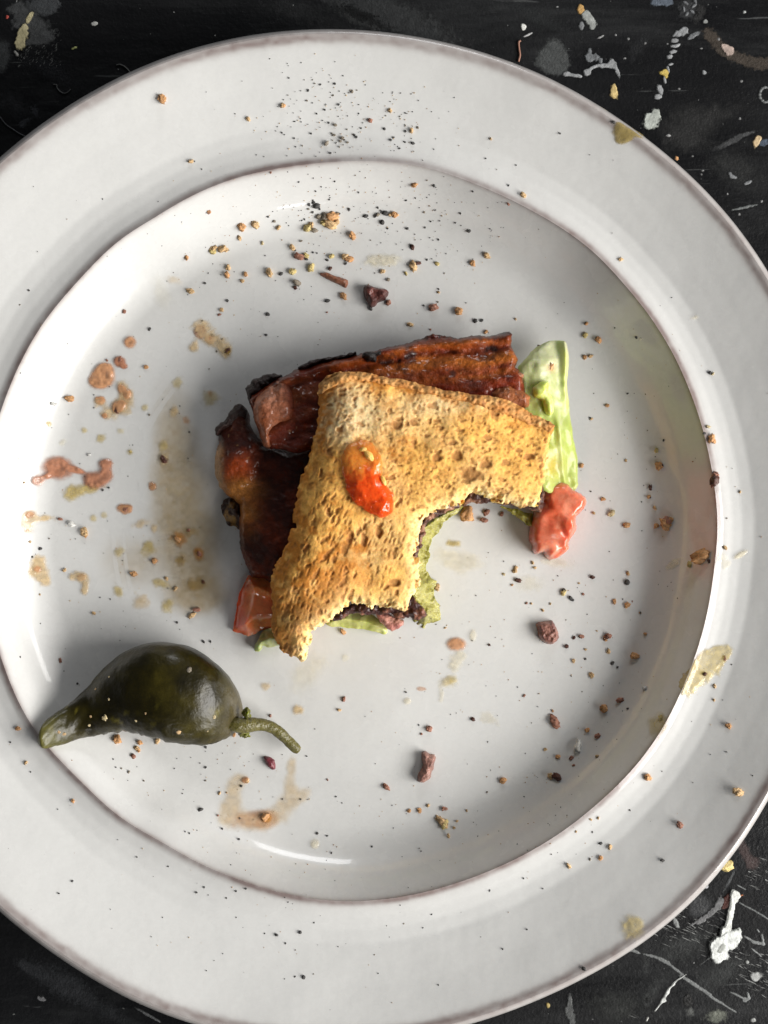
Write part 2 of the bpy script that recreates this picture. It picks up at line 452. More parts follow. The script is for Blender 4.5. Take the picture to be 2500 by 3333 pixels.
WHITE = srgb(225, 225, 220); CREAM = srgb(200, 190, 150); GREY = (.10, .105, .11); YEL = srgb(178, 158, 100)
def splash(c, discs, col, a=1, h=.25, name='paint_splash', jag=.6, jf=1.5, edge=.3, seed=None):
    return fieldblob(name, c, discs, h, col, a, paint_m, table, res=.2, jag=jag, jf=jf, edge=edge, seed=seed or rnd.randint(1, 999), flat=True)
splash('J', [(365, 190, 30, 55, -35), (335, 250, 25, 40, -30)], CREAM)
splash('J', [(300, 340, 35, 50, -10), (270, 430, 55, 80, -15), (240, 540, 55, 60, 0)], CREAM, h=.5)
splash('J', [(200, 90, 120, 70, 20), (300, 250, 150, 130, 30), (470, 340, 110, 120, 40), (560, 450, 100, 70, 40), (420, 480, 120, 60, 20)], (.075, .078, .08), .75, .08, jag=.9, jf=.9, edge=.5)
splash('J', [(500, 90, 170, 90, -10), (600, 40, 120, 60, 0)], (.07, .075, .08), .8, .06, jag=.7, edge=.4)
splash('J', [(40, 620, 100, 130, 20), (10, 760, 70, 120, 0)], (.05, .054, .056), .6, .05, jag=.8, edge=.6)
splash('J', [(1130, 290, 34, 24, 0), (1160, 275, 18, 14, 0)], WHITE)
splash('J', [(905, 572, 22, 12, 10), (870, 585, 14, 10, 0)], srgb(190, 195, 130), name='paint_speck')
splash('J', [(205, 650, 18, 30, 30), (180, 620, 14, 14, 0)], (.4, .4, .38), .8, name='paint_speck')
splash('J', [(88, 205, 18, 22, 0)], srgb(180, 80, 70), name='paint_speck')
splash('J', [(420, 1330, 50, 80, 20)], (.04, .043, .05), .6, .05, jag=.9, edge=.6)
splash('J', [(270, 1500, 40, 45, 0), (330, 1440, 60, 25, 20)], (.04, .043, .05), .6, .05, jag=.9, edge=.6)
splash('K', [(395, 62, 22, 30, 20)], srgb(200, 160, 100))
splash('K', [(430, 100, 28, 30, 0), (465, 150, 28, 50, 25)], srgb(165, 168, 165), .9)
splash('K', [(400, 175, 16, 30, 0)], (.25, .26, .27), .7)
splash('K', [(8, 185, 16, 22, 0)], WHITE)
splash('K', [(40, 235, 35, 7, 25)], srgb(190, 190, 190), name='paint_drip')
splash('K', [(528, 250, 28, 7, 25)], srgb(150, 150, 150), name='paint_drip')
splash('K', [(220, 350, 60, 90, 10), (180, 410, 90, 70, 0), (240, 430, 70, 70, 0)], (.075, .08, .08), .8, .06, jag=.5, edge=.4)
splash('K', [(300, 500, 26, 16, 0), (365, 512, 40, 12, -8), (440, 490, 24, 22, 0), (480, 455, 40, 9, 25), (560, 445, 55, 14, 0), (605, 430, 22, 28, 0), (640, 480, 12, 42, 20)], (.36, .37, .38), .9)
splash('K', [(450, 390, 22, 28, 20), (490, 385, 26, 22, 0), (455, 345, 14, 18, 0), (530, 410, 12, 18, 0)], (.18, .19, .2), .85, jag=.9, jf=2)
splash('K', [(618, 625, 24, 40, 8), (625, 595, 10, 26, 10)], srgb(215, 190, 130))
splash('K', [(870, 815, 48, 52, 15), (905, 765, 22, 30, 20), (850, 850, 20, 18, 0)], srgb(180, 185, 178), .95, .35)
for x, y, rx, ry in ((915, 655, 22, 16), (930, 605, 18, 34), (962, 540, 10, 26), (985, 470, 9, 26), (1000, 435, 16, 8), (995, 385, 20, 14), (1018, 350, 24, 12), (1035, 310, 30, 12), (1030, 275, 22, 14)):
    splash('K', [(x, y, rx, ry, 12)], (.36, .37, .38), .85, name='paint_drip')
splash('K', [(1065, 225, 45, 22, 20), (1100, 200, 18, 18, 0)], (.30, .31, .32), .9)
splash('K', [(1155, 240, 45, 15, 30)], (.2, .21, .22), .75)
splash('K', [(955, 490, 26, 16, 10), (970, 500, 14, 26, 0)], srgb(210, 185, 100))
splash('K', [(1375, 325, 46, 22, -35), (1395, 345, 30, 26, 0)], srgb(190, 170, 160))
splash('K', [(940, 10, 75, 30, 0)], srgb(105, 115, 128), .7)
for x, y in ((1100, 20), (1090, 60), (1110, 95), (1145, 80), (1160, 40), (1165, 5)):
    splash('K', [(x, y, 20, 10, rnd.randint(0, 170))], (.2, .21, .22), .8, name='paint_drip')
splash('K', [(1120, 60, 70, 80, 0)], (.045, .047, .05), .6, .05, jag=.9, edge=.6)
splash('K', [(1236, 145, 15, 12, 0)], (.3, .31, .3), .9, name='paint_speck')
splash('K', [(1500, 83, 10, 10, 0)], (.35, .36, .36), .9, name='paint_speck')
splash('K', [(1228, 490, 14, 14, 0)], (.3, .31, .32), .8, name='paint_speck')
splash('K', [(985, 915, 18, 9, 0)], (.4, .4, .4), .9, name='paint_speck')
splash('K', [(1580, 960, 20, 36, -15), (1600, 935, 16, 14, 0)], srgb(215, 190, 150))
splash('K', [(1630, 965, 30, 20, 30)], (.1, .13, .18), .6, .05)
for i in range(9):
    a = math.radians(70 + i * 27)
    splash('K', [(1645 + 42 * math.cos(a), 640 - 50 * math.sin(a), 13, 9, math.degrees(a) + 90)], (.22, .23, .23), .85, name='paint_drip')
splash('K', [(1400, 960, 120, 18, 25), (1510, 905, 60, 10, 15)], (.07, .072, .075), .7, .05, jag=.8, edge=.5)
splash('K', [(1200, 800, 260, 110, 10), (1100, 950, 160, 90, 0)], (.024, .024, .024), .6, .04, jag=.8, jf=.5, edge=.9)
splash('K', [(1520, 1235, 26, 12, 20), (1425, 1195, 26, 12, -10), (1400, 1172, 12, 12, 0)], (.25, .26, .27), .85)
splash('K', [(1500, 1400, 90, 9, 12)], (.16, .17, .17), .8, name='paint_drip')
splash('K', [(1270, 240, 60, 40, -40), (1340, 320, 70, 36, -40), (1430, 375, 80, 34, -25), (1530, 415, 80, 36, -20), (1640, 430, 80, 40, 0)], (.06, .047, .036), .75, .05, jag=.9, jf=1.5, edge=.5)
splash('K', [(1190, 90, 40, 70, -20)], (.03, .03, .03), .6, .05, jag=.8, edge=.6)
for x, y in ((630, 237), (715, 262), (980, 296), (1208, 328), (1150, 1055), (1218, 1152), (1210, 1178), (1465, 1445), (1385, 1310), (1480, 550), (1470, 800), (1615, 1360), (1325, 265), (235, 47), (830, 292), (690, 395), (1060, 600)):
    splash('K', [(x, y, rnd.uniform(6, 11), rnd.uniform(5, 10), 0)], (.3, .3, .3), .8, name='paint_speck', h=.15)
# lower right corner
splash('L', [(1240, 1040, 60, 110, -25), (1330, 990, 70, 60, 20), (1210, 1130, 60, 40, 0), (1380, 930, 30, 35, -20), (1190, 1060, 50, 60, 0)], srgb(235, 238, 235), 1, .9, jag=.75, jf=.9)
splash('L', [(1245, 1050, 30, 48, -35), (1215, 1085, 22, 20, 0)], (.38, .39, .36), .75, .97, jag=.9, jf=1.5, edge=.6)
splash('L', [(1395, 905, 16, 22, -20), (1385, 985, 18, 26, 10)], srgb(235, 238, 235), .95, .6, jag=.9, jf=1.6)
splash('L', [(1270, 930, 42, 80, -22), (1310, 800, 20, 110, -8), (1335, 690, 16, 90, -4), (1352, 605, 34, 46, 8), (1368, 572, 30, 20, -20), (1385, 600, 22, 10, 0)], srgb(240, 242, 238), 1, .8, jag=.5, jf=1.2, name='paint_drip')
splash('L', [(1285, 640, 28, 60, -15), (1265, 690, 30, 18, 40)], srgb(85, 45, 38), .9)
splash('L', [(1410, 595, 26, 8, 15)], srgb(190, 120, 80), .9, name='paint_drip')
splash('L', [(1220, 660, 34, 60, -25), (1150, 740, 60, 26, 40), (1060, 810, 60, 26, 35), (980, 850, 40, 10, 35)], (.2, .2, .205), .8, jag=.8, jf=2)
splash('L', [(1110, 1170, 60, 5, 38)], (.2, .21, .21), .9, name='paint_drip')
splash('L', [(1545, 1320, 46, 36, 0)], (.5, .51, .5), .85, .4)
splash('L', [(1525, 1715, 26, 20, 0)], (.4, .41, .4), .85)
splash('L', [(1095, 505, 26, 26, 0)], (.45, .45, .47), .85)
splash('L', [(880, 1330, 60, 7, 32), (800, 1400, 50, 10, 45), (750, 1470, 40, 14, 55), (715, 1540, 26, 18, 0), (665, 1600, 55, 6, 52)], srgb(220, 222, 220), .95, name='paint_drip')
splash('L', [(570, 1710, 8, 22, -20)], WHITE, name='paint_speck')
splash('L', [(450, 1090, 60, 14, -25), (600, 1135, 70, 12, -15), (720, 1180, 60, 18, -25), (830, 1260, 80, 13, -35), (960, 1370, 90, 16, -30), (1080, 1450, 80, 14, -28), (1200, 1540, 90, 12, -30), (1330, 1620, 50, 9, -30)], (.24, .25, .25), .8, .1, name='paint_drip', jag=.6, jf=1.5)
splash('L', [(1500, 990, 60, 11, -30), (1570, 1020, 60, 14, -10), (1610, 990, 12, 45, 10), (1570, 910, 22, 8, -50)], (.26, .27, .27), .85, name='paint_drip')
splash('L', [(1560, 1110, 70, 8, -38)], (.3, .31, .31), .8, name='paint_drip')
splash('L', [(1470, 1190, 20, 14, -20)], (.4, .41, .4), .85, name='paint_speck')
splash('L', [(1460, 1530, 34, 18, 20), (1380, 1490, 70, 10, -25), (1480, 1490, 12, 30, 20)], (.24, .25, .25), .8, name='paint_drip')
splash('L', [(1480, 700, 100, 8, -28), (1600, 770, 80, 9, -30)], (.2, .21, .21), .8, name='paint_drip')
splash('L', [(1420, 520, 60, 7, -28)], (.25, .26, .26), .8, name='paint_drip')
splash('L', [(830, 840, 20, 55, 25)], (.25, .26, .26), .8, name='paint_drip')
splash('L', [(1050, 700, 120, 120, 0)], (.06, .062, .066), .55, .05, jag=.5, edge=.6)
splash('L', [(1440, 180, 50, 110, 25), (1520, 300, 60, 60, 0)], (.07, .045, .043), .65, .05, jag=.6, edge=.6)
splash('L', [(1320, 440, 14, 120, -28)], (.09, .095, .1), .6, .05, jag=.8, edge=.5)
splash('L', [(1200, 1680, 90, 60, 10)], (.16, .17, .14), .7, .06, jag=.9, edge=.6)
splash('L', [(940, 1540, 42, 60, 0)], (.003, .003, .003), .9, .06, jag=.4)
splash('L', [(960, 1640, 40, 40, 0)], (.11, .115, .11), .6, .05, jag=.9, edge=.6)
splash('E', [(800, 1690, 10, 55, -5), (812, 1750, 10, 40, 0), (795, 1720, 8, 25, 30)], (.12, .125, .125), .7, name='paint_drip', jag=.8)
splash('E', [(708, 1688, 9, 11, 0)], YEL, name='paint_speck')
splash('D', [(180, 1660, 18, 9, -20)], (.2, .2, .21), .7, name='paint_drip')
splash('D', [(280, 1600, 180, 60, -30), (130, 1530, 60, 20, -30)], (.03, .032, .036), .7, .05, jag=.8, edge=.7)
splash('D', [(640, 1730, 60, 6, -30)], (.12, .125, .13), .7, name='paint_drip')
splash('O', [(870, 40, 150, 35, -25), (760, 15, 90, 18, -20)], (.035, .037, .038), .8, .05, jag=.9, jf=1.2, edge=.6)
splash('B', [(1560, 80, 130, 40, -25)], (.04, .042, .042), .7, .05, jag=.9, jf=1.5, edge=.6)
for c_, dl_, cc, aa in (('L', [(900, 1050, 330, 140, 25), (1250, 1300, 330, 120, 30)], (.035, .038, .038), .55), ('L', [(600, 1500, 60, 330, -35), (560, 1200, 40, 160, 0)], (.045, .048, .048), .4),
        ('L', [(300, 1600, 300, 160, 0)], (.022, .024, .023), .6), ('K', [(120, 120, 260, 60, -25)], (.022, .024, .025), .6), ('K', [(1450, 1150, 240, 120, -30)], (.022, .023, .023), .6),
        ('K', [(800, 300, 160, 60, 50)], (.015, .016, .018), .6), ('J', [(700, 900, 420, 120, -30)], (.010, .011, .014), .7), ('J', [(150, 1250, 260, 160, -30)], (.016, .017, .02), .7),
        ('O', [(640, 20, 100, 30, -15)], (.02, .021, .022), .6), ('D', [(420, 1690, 260, 40, -28)], (.02, .022, .025), .6)):
    splash(c_, dl_, cc, aa, .03, jag=.9, jf=.8, edge=1.0)
# fine wear of the paint: short scratches low right, flecks elsewhere - past counting
def fine_wear():
    Vs = []; Fs = []; cs = []; n = 0
    def bit(u, v, L, w, ang, c, a):
        nonlocal n
        x, y = P(u, v, TZ); ca, sa = math.cos(ang), math.sin(ang)
        pts = []
        for t, ww in ((-1, .15), (-.4, 1), (.3, .8), (1, .1)):
            j = rnd.uniform(-.25, .25) * w
            for s_ in (-1, 1):
                pts.append((x + t * L * ca - (s_ * ww * w + j) * sa, y + t * L * sa + (s_ * ww * w + j) * ca, TZ + .05 + rnd.uniform(0, .02)))
        Vs.extend(pts); cs.extend([(c, c * 1.02, c, a)] * 8)
        for k in range(3): Fs.append((n + 2 * k, n + 2 * k + 2, n + 2 * k + 3, n + 2 * k + 1))
        n += 8
    for i in range(4200):
        u = rnd.uniform(2050, 2600); v = rnd.uniform(2780, 3420)
        q = vn(np.array(u * .006), np.array(v * .006), 4) + .35 - abs((v - 3060) - .55 * (u - 2330)) / 330
        if q < rnd.uniform(-.25, .8): continue
        bit(u, v, rnd.uniform(.2, 1.5), rnd.uniform(.03, .12), math.radians(-25 + rnd.uniform(-10, 10)), rnd.uniform(.08, .38), rnd.uniform(.4, .9))
    for i in range(420):
        u = rnd.uniform(-100, 2600); v = rnd.uniform(-100, 3450)
        if tparam(np.array(u), np.array(v))[0] < 1.97: continue
        r = rnd.random() ** 3
        bit(u, v, .06 + .22 * r, .05 + .14 * r, rnd.uniform(0, 6), rnd.uniform(.08, .4), .8)
    for i in range(160):
        u = rnd.uniform(60, 200); v = rnd.uniform(95, 215)
        bit(u, v, rnd.uniform(.1, .6), rnd.uniform(.04, .15), math.radians(55 + rnd.uniform(-25, 25)), rnd.uniform(.04, .15), .6)
    tag(obj('paint_scratches', mesh_np('paint_scratches', Vs, np.array(Fs), np.array(cs)), paint_m, table), kind='stuff')
fine_wear()
# loose fibres lying on the table
def tube(name, pts, rad, m, parent=None, seg=8, col=None):
    p = np.array(pts, float); n = len(p)
    rad = np.broadcast_to(np.asarray(rad, float), (n,))
    V = []
    for i in range(n):
        t = p[min(i + 1, n - 1)] - p[max(i - 1, 0)]; t /= np.linalg.norm(t)
        a = np.cross(t, (0, 0, 1)); a /= max(np.linalg.norm(a), 1e-6); b = np.cross(a, t)
        for k in range(seg):
            w = 2 * math.pi * k / seg
            V.append(p[i] + rad[i] * (math.cos(w) * a + math.sin(w) * b))
    F = [(i * seg + k, i * seg + (k + 1) % seg, (i + 1) * seg + (k + 1) % seg, (i + 1) * seg + k) for i in range(n - 1) for k in range(seg)]
    V.append(p[0]); V.append(p[-1]); e0, e1 = n * seg, n * seg + 1
    T = [(e0, (k + 1) % seg, k) for k in range(seg)] + [(e1, (n - 1) * seg + k, (n - 1) * seg + (k + 1) % seg) for k in range(seg)]
    return obj(name, mesh_np(name, V, [np.array(F), np.array(T)], None if col is None else np.tile(col, (len(V), 1))), m, parent)
def fibre(c, pts, r, colr, label):
    q = px(c, pts); m = M('fibre', rough=.5, col=colr)
    x, y = P(q[:, 0], q[:, 1], TZ)
    p2 = np.stack([x, y], 1)
    d = []
    for i in range(len(p2) - 1):
        for t in np.linspace(0, 1, 6, endpoint=False): d.append(p2[i] * (1 - t) + p2[i + 1] * t)
    d.append(p2[-1]); d = np.array(d)
    for _ in range(6): d[1:-1] = (d[:-2] + 2 * d[1:-1] + d[2:]) / 4
    o = tube('fibre', np.c_[d, np.full(len(d), TZ + r + .05)], r, m)
    tag(o, label, 'fibre', 'loose fibres on the table')
fibre('J', [(640, 1015), (690, 1020), (680, 1050), (720, 1100), (770, 1130), (820, 1110), (850, 1075)], .16, (.09, .09, .09), 'grey curled fibre like a hook on the black table')
fibre('J', [(1400, 785), (1440, 775), (1490, 795), (1530, 830), (1580, 890)], .17, (.12, .12, .115), 'grey curved fibre touching the upper left plate edge')
fibre('J', [(0, 1400), (70, 1500), (150, 1550), (240, 1610), (330, 1650)], .15, (.06, .063, .07), 'long dim grey fibre on the table at far left')
fibre('C', [(590, 178), (580, 182), (583, 215), (588, 240), (580, 268)], .28, (.33, .17, .12), 'short brown upright fibre beside the top plate edge')

# ------------------------------------------------------------------ toast
TOAST = [(513, 325), (520, 300), (555, 270), (600, 257), (680, 257), (740, 268), (800, 280), (870, 290), (940, 310), (1000, 325), (1070, 335), (1140, 345),
    (1210, 350), (1260, 365), (1300, 385), (1340, 410), (1390, 430), (1435, 455), (1425, 490), (1412, 530), (1408, 580), (1398, 620), (1400, 650), (1385, 690), (1378, 740), (1372, 765),
    (1350, 772), (1310, 770), (1270, 757), (1220, 747), (1180, 742), (1150, 725), (1118, 705), (1105, 720), (1080, 750), (1040, 765), (1000, 778), (960, 790), (930, 805), (912, 825), (918, 850), (912, 880),
    (900, 910), (890, 940), (885, 965), (905, 975), (915, 1000), (912, 1040), (915, 1060), (895, 1080), (885, 1110), (875, 1150), (850, 1180), (820, 1170),
    (790, 1160), (740, 1165), (700, 1155), (640, 1145), (605, 1172), (575, 1195), (540, 1225), (500, 1245), (480, 1260), (478, 1300), (460, 1340), (445, 1380), (400, 1365), (360, 1345),
    (352, 1320), (330, 1290), (318, 1255), (325, 1200), (330, 1130), (328, 1060), (340, 1000), (370, 960), (395, 910), (400, 870), (428, 850), (415, 820), (420, 780),
    (435, 710), (450, 650), (475, 590), (495, 510), (510, 450), (515, 380)]
TZ0 = 21.0
tp = poly('A', TOAST, TZ0)
tleft = poly('A', [(515, 330), (512, 450), (475, 590), (435, 710), (415, 830), (370, 960), (335, 1040), (322, 1200), (322, 1280), (400, 1375)], TZ0)
tbite = poly('A', [(1372, 765), (1310, 772), (1220, 747), (1150, 725), (1105, 725), (1040, 768), (960, 793), (912, 828), (915, 870), (890, 950), (912, 1000), (912, 1060), (880, 1130),
    (850, 1180), (790, 1163), (700, 1158), (640, 1148), (540, 1228), (480, 1260), (470, 1330), (445, 1380)], TZ0)
ttop = poly('A', [(515, 320), (530, 290), (600, 257), (680, 257), (870, 290), (1000, 325), (1210, 350), (1300, 385), (1435, 455)], TZ0)
def ca(x, y, z=TZ0):
    u, v = UV(x, y, z); return (u - 600) / .8439, (v - 1000) / .8439
def toast_base(x, y):
    a, b = ca(x, y)
    dl = ldist(tleft, x, y)
    z = 22.5 - .055 * (x * .87 - y * .5) - 5.0 * np.clip(1 - dl / 10, 0, 1) ** 2
    z = z - 5.5 * sm(1020, 1380, b) * sm(640, 360, a) - 2.0 * sm(1150, 1420, a) - 2.5 * sm(1000, 1180, b)
    z = z + .7 * fbm(x, y, .06, 3, 2) + .5 * fbm(x, y, .22, 2, 8)
    return z
BIG = [(820, 455, 28, 18), (885, 450, 20, 14), (885, 525, 18, 12), (970, 582, 20, 15), (1035, 525, 20, 12), (1045, 572, 24, 19), (1105, 645, 44, 27), (1165, 500, 20, 12),
       (1330, 577, 22, 15), (1290, 555, 14, 9), (975, 440, 20, 9), (800, 660, 12, 10), (1160, 605, 22, 14), (810, 1060, 24, 17), (700, 690, 14, 10), (1195, 410, 16, 13), (1245, 400, 12, 10), (1290, 408, 12, 10),
       (930, 500, 14, 8), (1060, 480, 14, 9), (1240, 600, 18, 10), (560, 380, 12, 10), (660, 360, 12, 9), (740, 350, 10, 7), (680, 455, 12, 9), (560, 560, 14, 22), (600, 470, 10, 10),
       (530, 640, 10, 22), (640, 890, 12, 26), (690, 900, 12, 30), (470, 930, 10, 24), (560, 790, 10, 18), (750, 870, 14, 26), (860, 640, 10, 8), (1300, 500, 14, 8)]
def pores(x, y):
    a, b = ca(x, y)
    wl = sm(760, 470, a + .25 * (b - 400)) * sm(330, 460, b)          # where the holes run along the left edge
    wl = np.maximum(wl, sm(640, 760, b) * sm(900, 820, a))
    dep = 0
    for (ang, w) in ((-7, 1 - wl), (66, wl)):
        t = math.radians(ang); c, s = math.cos(t), math.sin(t)
        p = x * c + y * s; q = -x * s + y * c
        wx = .35 * fbm(x, y, .7, 2, 31); wy = .35 * fbm(x, y, .7, 2, 47)
        el = 2.5 if ang > 0 else 1.6
        f, _, i = worley(p / (.95 * el) + wx, q / .95 + wy, 3 + ang)
        d = sm(.46, .16, f) * (i > .42 + .12 * (ang > 0)) * (.15 + .6 * i)
        f, _, i = worley(p / (1.9 * el) + wx, q / 1.75 + wy, 77 + ang)
        d = np.maximum(d, sm(.33, .20, f) * (i > .66) * (.3 + .8 * i))
        f, _, i = worley(p / (.62 * el) + wx, q / .62 + wy, 55 + ang)
        d = d + .16 * sm(.5, .15, f) * (i > .4)
        dep = dep + w * d
    bg = np.zeros(np.shape(x))
    ja = 9 * fbm(x, y, .6, 2, 71); jb = 9 * fbm(x, y, .6, 2, 91)
    for bx, by, rx, ry in BIG:
        r = np.hypot((a + ja - bx) / rx, (b + jb - by) / ry)
        bg = np.maximum(bg, sm(1.15, .6, r) * min(1.7, ry / 9))
    return np.maximum(dep, bg), bg, wl
def toast_top(x, y, d):
    dep, bg, wl = pores(x, y)
    db = ldist(tbite, x, y)
    z = toast_base(x, y)
    z = z - .42 * dep * (.8 + .1 * wl) + .11 * fbm(x, y, 1.4, 3, 14)
    z = z - 3.3 * np.clip(1 - db / 3.2, 0, 1) ** 1.6 * (1 + .9 * fbm(x, y, .9, 3, 15))     # torn, squashed bite edge
    z = z - 1.3 * np.clip(1 - d / 1.1, 0, 1) ** 2
    return z
def toast_col(x, y, d, z):
    dep, bg, wl = pores(x, y)
    a, b = ca(x, y)
    n1 = fbm(x, y, .09, 4, 61); n2 = fbm(x, y, .45, 4, 62)
    pale = np.array((.84, .68, .38)); gold = np.array((.90, .495, .125)); brown = np.array((.55, .205, .03))
    g = 1 - .9 * np.exp(-(((a - 600) / 150) ** 2 + ((b - 400) / 150) ** 2)) - .55 * np.exp(-(((a - 1020) / 260) ** 2 + ((b - 370) / 60) ** 2))
    g = np.clip(g + .5 * n1, 0, 1)
    c = mix(pale, gold, g)
    br = .85 * np.exp(-(((a - 480) / 130) ** 2 + ((b - 1150) / 130) ** 2)) + .55 * np.exp(-(((a - 600) / 180) ** 2 + ((b - 980) / 130) ** 2)) + .35 * np.exp(-(((a - 760) / 120) ** 2 + ((b - 540) / 60) ** 2))
    dl = ldist(tleft, x, y); dt = ldist(ttop, x, y)
    br = br + .85 * np.exp(-dl / 2.0) + .8 * np.exp(-dt / 2.4) + .25 * np.exp(-dl / 8)
    n3_ = fbm(x, y, 1.3, 3, 64)
    c = mix(c, brown, np.clip(1.15 * br * (1.1 + 1.0 * n2) + .45 * n2 * (.4 + g) + .35 * n3_, 0, .95))
    c = mix(c, (.92, .76, .38), np.clip(.85 * np.exp(-ldist(tbite, x, y) / 2.6) * (1 + .7 * n2), 0, 1))
    c = mix(c, (.43, .19, .06), np.clip(.68 * np.minimum(dep, 1) + .15 * np.minimum(bg, 1), 0, .8))   # colour mixed darker with hole depth
    fl = sm(.55, .8, fbm(x, y, 1.6, 3, 66)) * .45
    return mix(c, (.25, .10, .03), fl)
toast = thing('toast_slice', 'bitten golden toast slice with holes, topping the sandwich on the plate', 'toast')
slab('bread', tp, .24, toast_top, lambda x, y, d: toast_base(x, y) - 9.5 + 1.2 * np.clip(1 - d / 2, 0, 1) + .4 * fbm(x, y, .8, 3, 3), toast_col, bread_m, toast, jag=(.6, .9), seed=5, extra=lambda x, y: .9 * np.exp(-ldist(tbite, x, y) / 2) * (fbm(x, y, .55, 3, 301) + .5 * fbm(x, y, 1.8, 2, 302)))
CRUST = [(511, 330), (517, 298), (552, 266), (600, 253), (680, 253), (740, 264), (800, 276), (870, 286), (940, 306), (1000, 321), (1070, 331), (1140, 341), (1210, 346), (1260, 361), (1302, 381), (1342, 406), (1392, 426),
    (1438, 455), (1412, 478), (1380, 462), (1330, 450), (1285, 430), (1230, 412), (1180, 396), (1130, 378), (1050, 360), (980, 344), (920, 332), (850, 316), (780, 302), (720, 292), (660, 290), (600, 298), (560, 312), (535, 332)]
cp = poly('A', CRUST, TZ0)
def crust_top(x, y, d):
    return toast_base(x, y) + .2 + .75 * np.sqrt(np.clip(d / 1.3, 0, 1)) - .9 * np.clip(1 - ldist(ttop, x, y) / 1.6, 0, 1) ** 2 + .4 * fbm(x, y, .9, 4, 41) - .3 * sm(.45, .2, worley(x / 1.4, y / 1.1, 8)[0])
def crust_col(x, y, d, z):
    n = fbm(x, y, .5, 4, 42)
    c = mix((.52, .21, .05), (.70, .39, .14), np.clip(.45 + .9 * n, 0, 1))
    return mix(c, (.26, .09, .025), sm(.15, .6, fbm(x, y, .8, 4, 45)) * .7)
slab('crust', cp, .24, crust_top, lambda x, y, d: toast_base(x, y) - 8.5, crust_col, crust_m, toast, jag=(.3, .9), seed=6)

from itertools import product
def ico(sub=2):
    import bmesh
    bm = bmesh.new(); bmesh.ops.create_icosphere(bm, subdivisions=sub, radius=1)
    V = np.array([v.co[:] for v in bm.verts]); F = np.array([[v.index for v in f.verts] for f in bm.faces]); bm.free()
    return V, F
IV, IF = ico(3)
IV2, IF2 = ico(2)
def n3(p, f, seed):
    return (fbm(p[:, 0] * f, p[:, 1] * f + 3 * p[:, 2] * f, 1, 3, seed) + fbm(p[:, 2] * f + 9, p[:, 0] * f * .7 - p[:, 1] * f, 1, 3, seed + 3)) * .5
def lump_verts(seed, rough=.35, f=1.6, fine=True):
    V = (IV if fine else IV2)
    r = 1 + rough * 1.6 * n3(V, f, seed) + rough * .6 * n3(V, f * 3, seed + 50)
    return V * r[:, None]
# tomato pulp on the toast
pp = poly('A', [(605, 570), (625, 525), (680, 508), (735, 535), (770, 600), (765, 650), (790, 700), (815, 745), (800, 790), (760, 812), (720, 795), (680, 772), (648, 740), (622, 690), (608, 620)], 24, 5)
def pulp_h(x, y, d):
    a, b = ca(x, y, 24)
    return .25 + 2.3 * np.sqrt(np.clip(d / 2.6, 0, 1)) * (.45 + .55 * sm(560, 680, b)) * (1 + .22 * fbm(x, y, .35, 3, 12))
def pulp_c(x, y, d, z):
    a, b = ca(x, y, 24); n = fbm(x, y, .5, 3, 18)
    c = mix((.78, .26, .04), (.80, .085, .010), sm(600, 670, b + 40 * n))
    al = sm(0, .35, d) * (.68 + .30 * sm(560, 640, b + 60 * n))
    return np.c_[c, np.clip(al, 0, .97)]
pulp = slab('tomato_pulp', pp, .25, lambda x, y, d: toast_base(x, y) + pulp_h(x, y, d), lambda x, y, d: toast_base(x, y) - .8, pulp_c, pulp_m, None, jag=(.7, .4), seed=3)
for sx, sy, rx, ry, an in ((712, 572, 24, 13, -50), (690, 548, 14, 8, 10), (768, 668, 20, 8, -70)):
    qz = float(toast_base(*poly('A', [(sx, sy)], 24)[0])) + 1.9
    qx, qy = poly('A', [(sx, sy)], qz)[0]
    sv = lump_verts(900 + sx, .2, 1.5) * (rx * .0693, ry * .0693, .55); an = math.radians(an)
    sv = np.stack([sv[:, 0] * math.cos(an) - sv[:, 1] * math.sin(an) + qx, sv[:, 0] * math.sin(an) + sv[:, 1] * math.cos(an) + qy, sv[:, 2] + qz], 1)
    obj('tomato_seed', mesh_np('tomato_seed', sv, IF, np.tile((.86, .52, .14), (len(sv), 1))), spread_m, pulp)
tag(pulp, 'glossy orange red blob of tomato pulp on the toast', 'tomato pulp')

# ------------------------------------------------------------------ lumps
PROTO = {}
for k in 'tordcyw':
    PROTO[k] = []
    for i in range(5):
        me = mesh_np('crumb', lump_verts(100 + ord(k) * 7 + i, .75, 1.5, True), IF)
        me.materials.append(KM[k]); PROTO[k].append(me)
for k in 'kg':
    PROTO[k] = []
    for i in range(4):
        me = mesh_np('pepper_speck', lump_verts(300 + ord(k) + i, .5, 1.3, False), IF2)
        me.materials.append(KM[k]); PROTO[k].append(me)

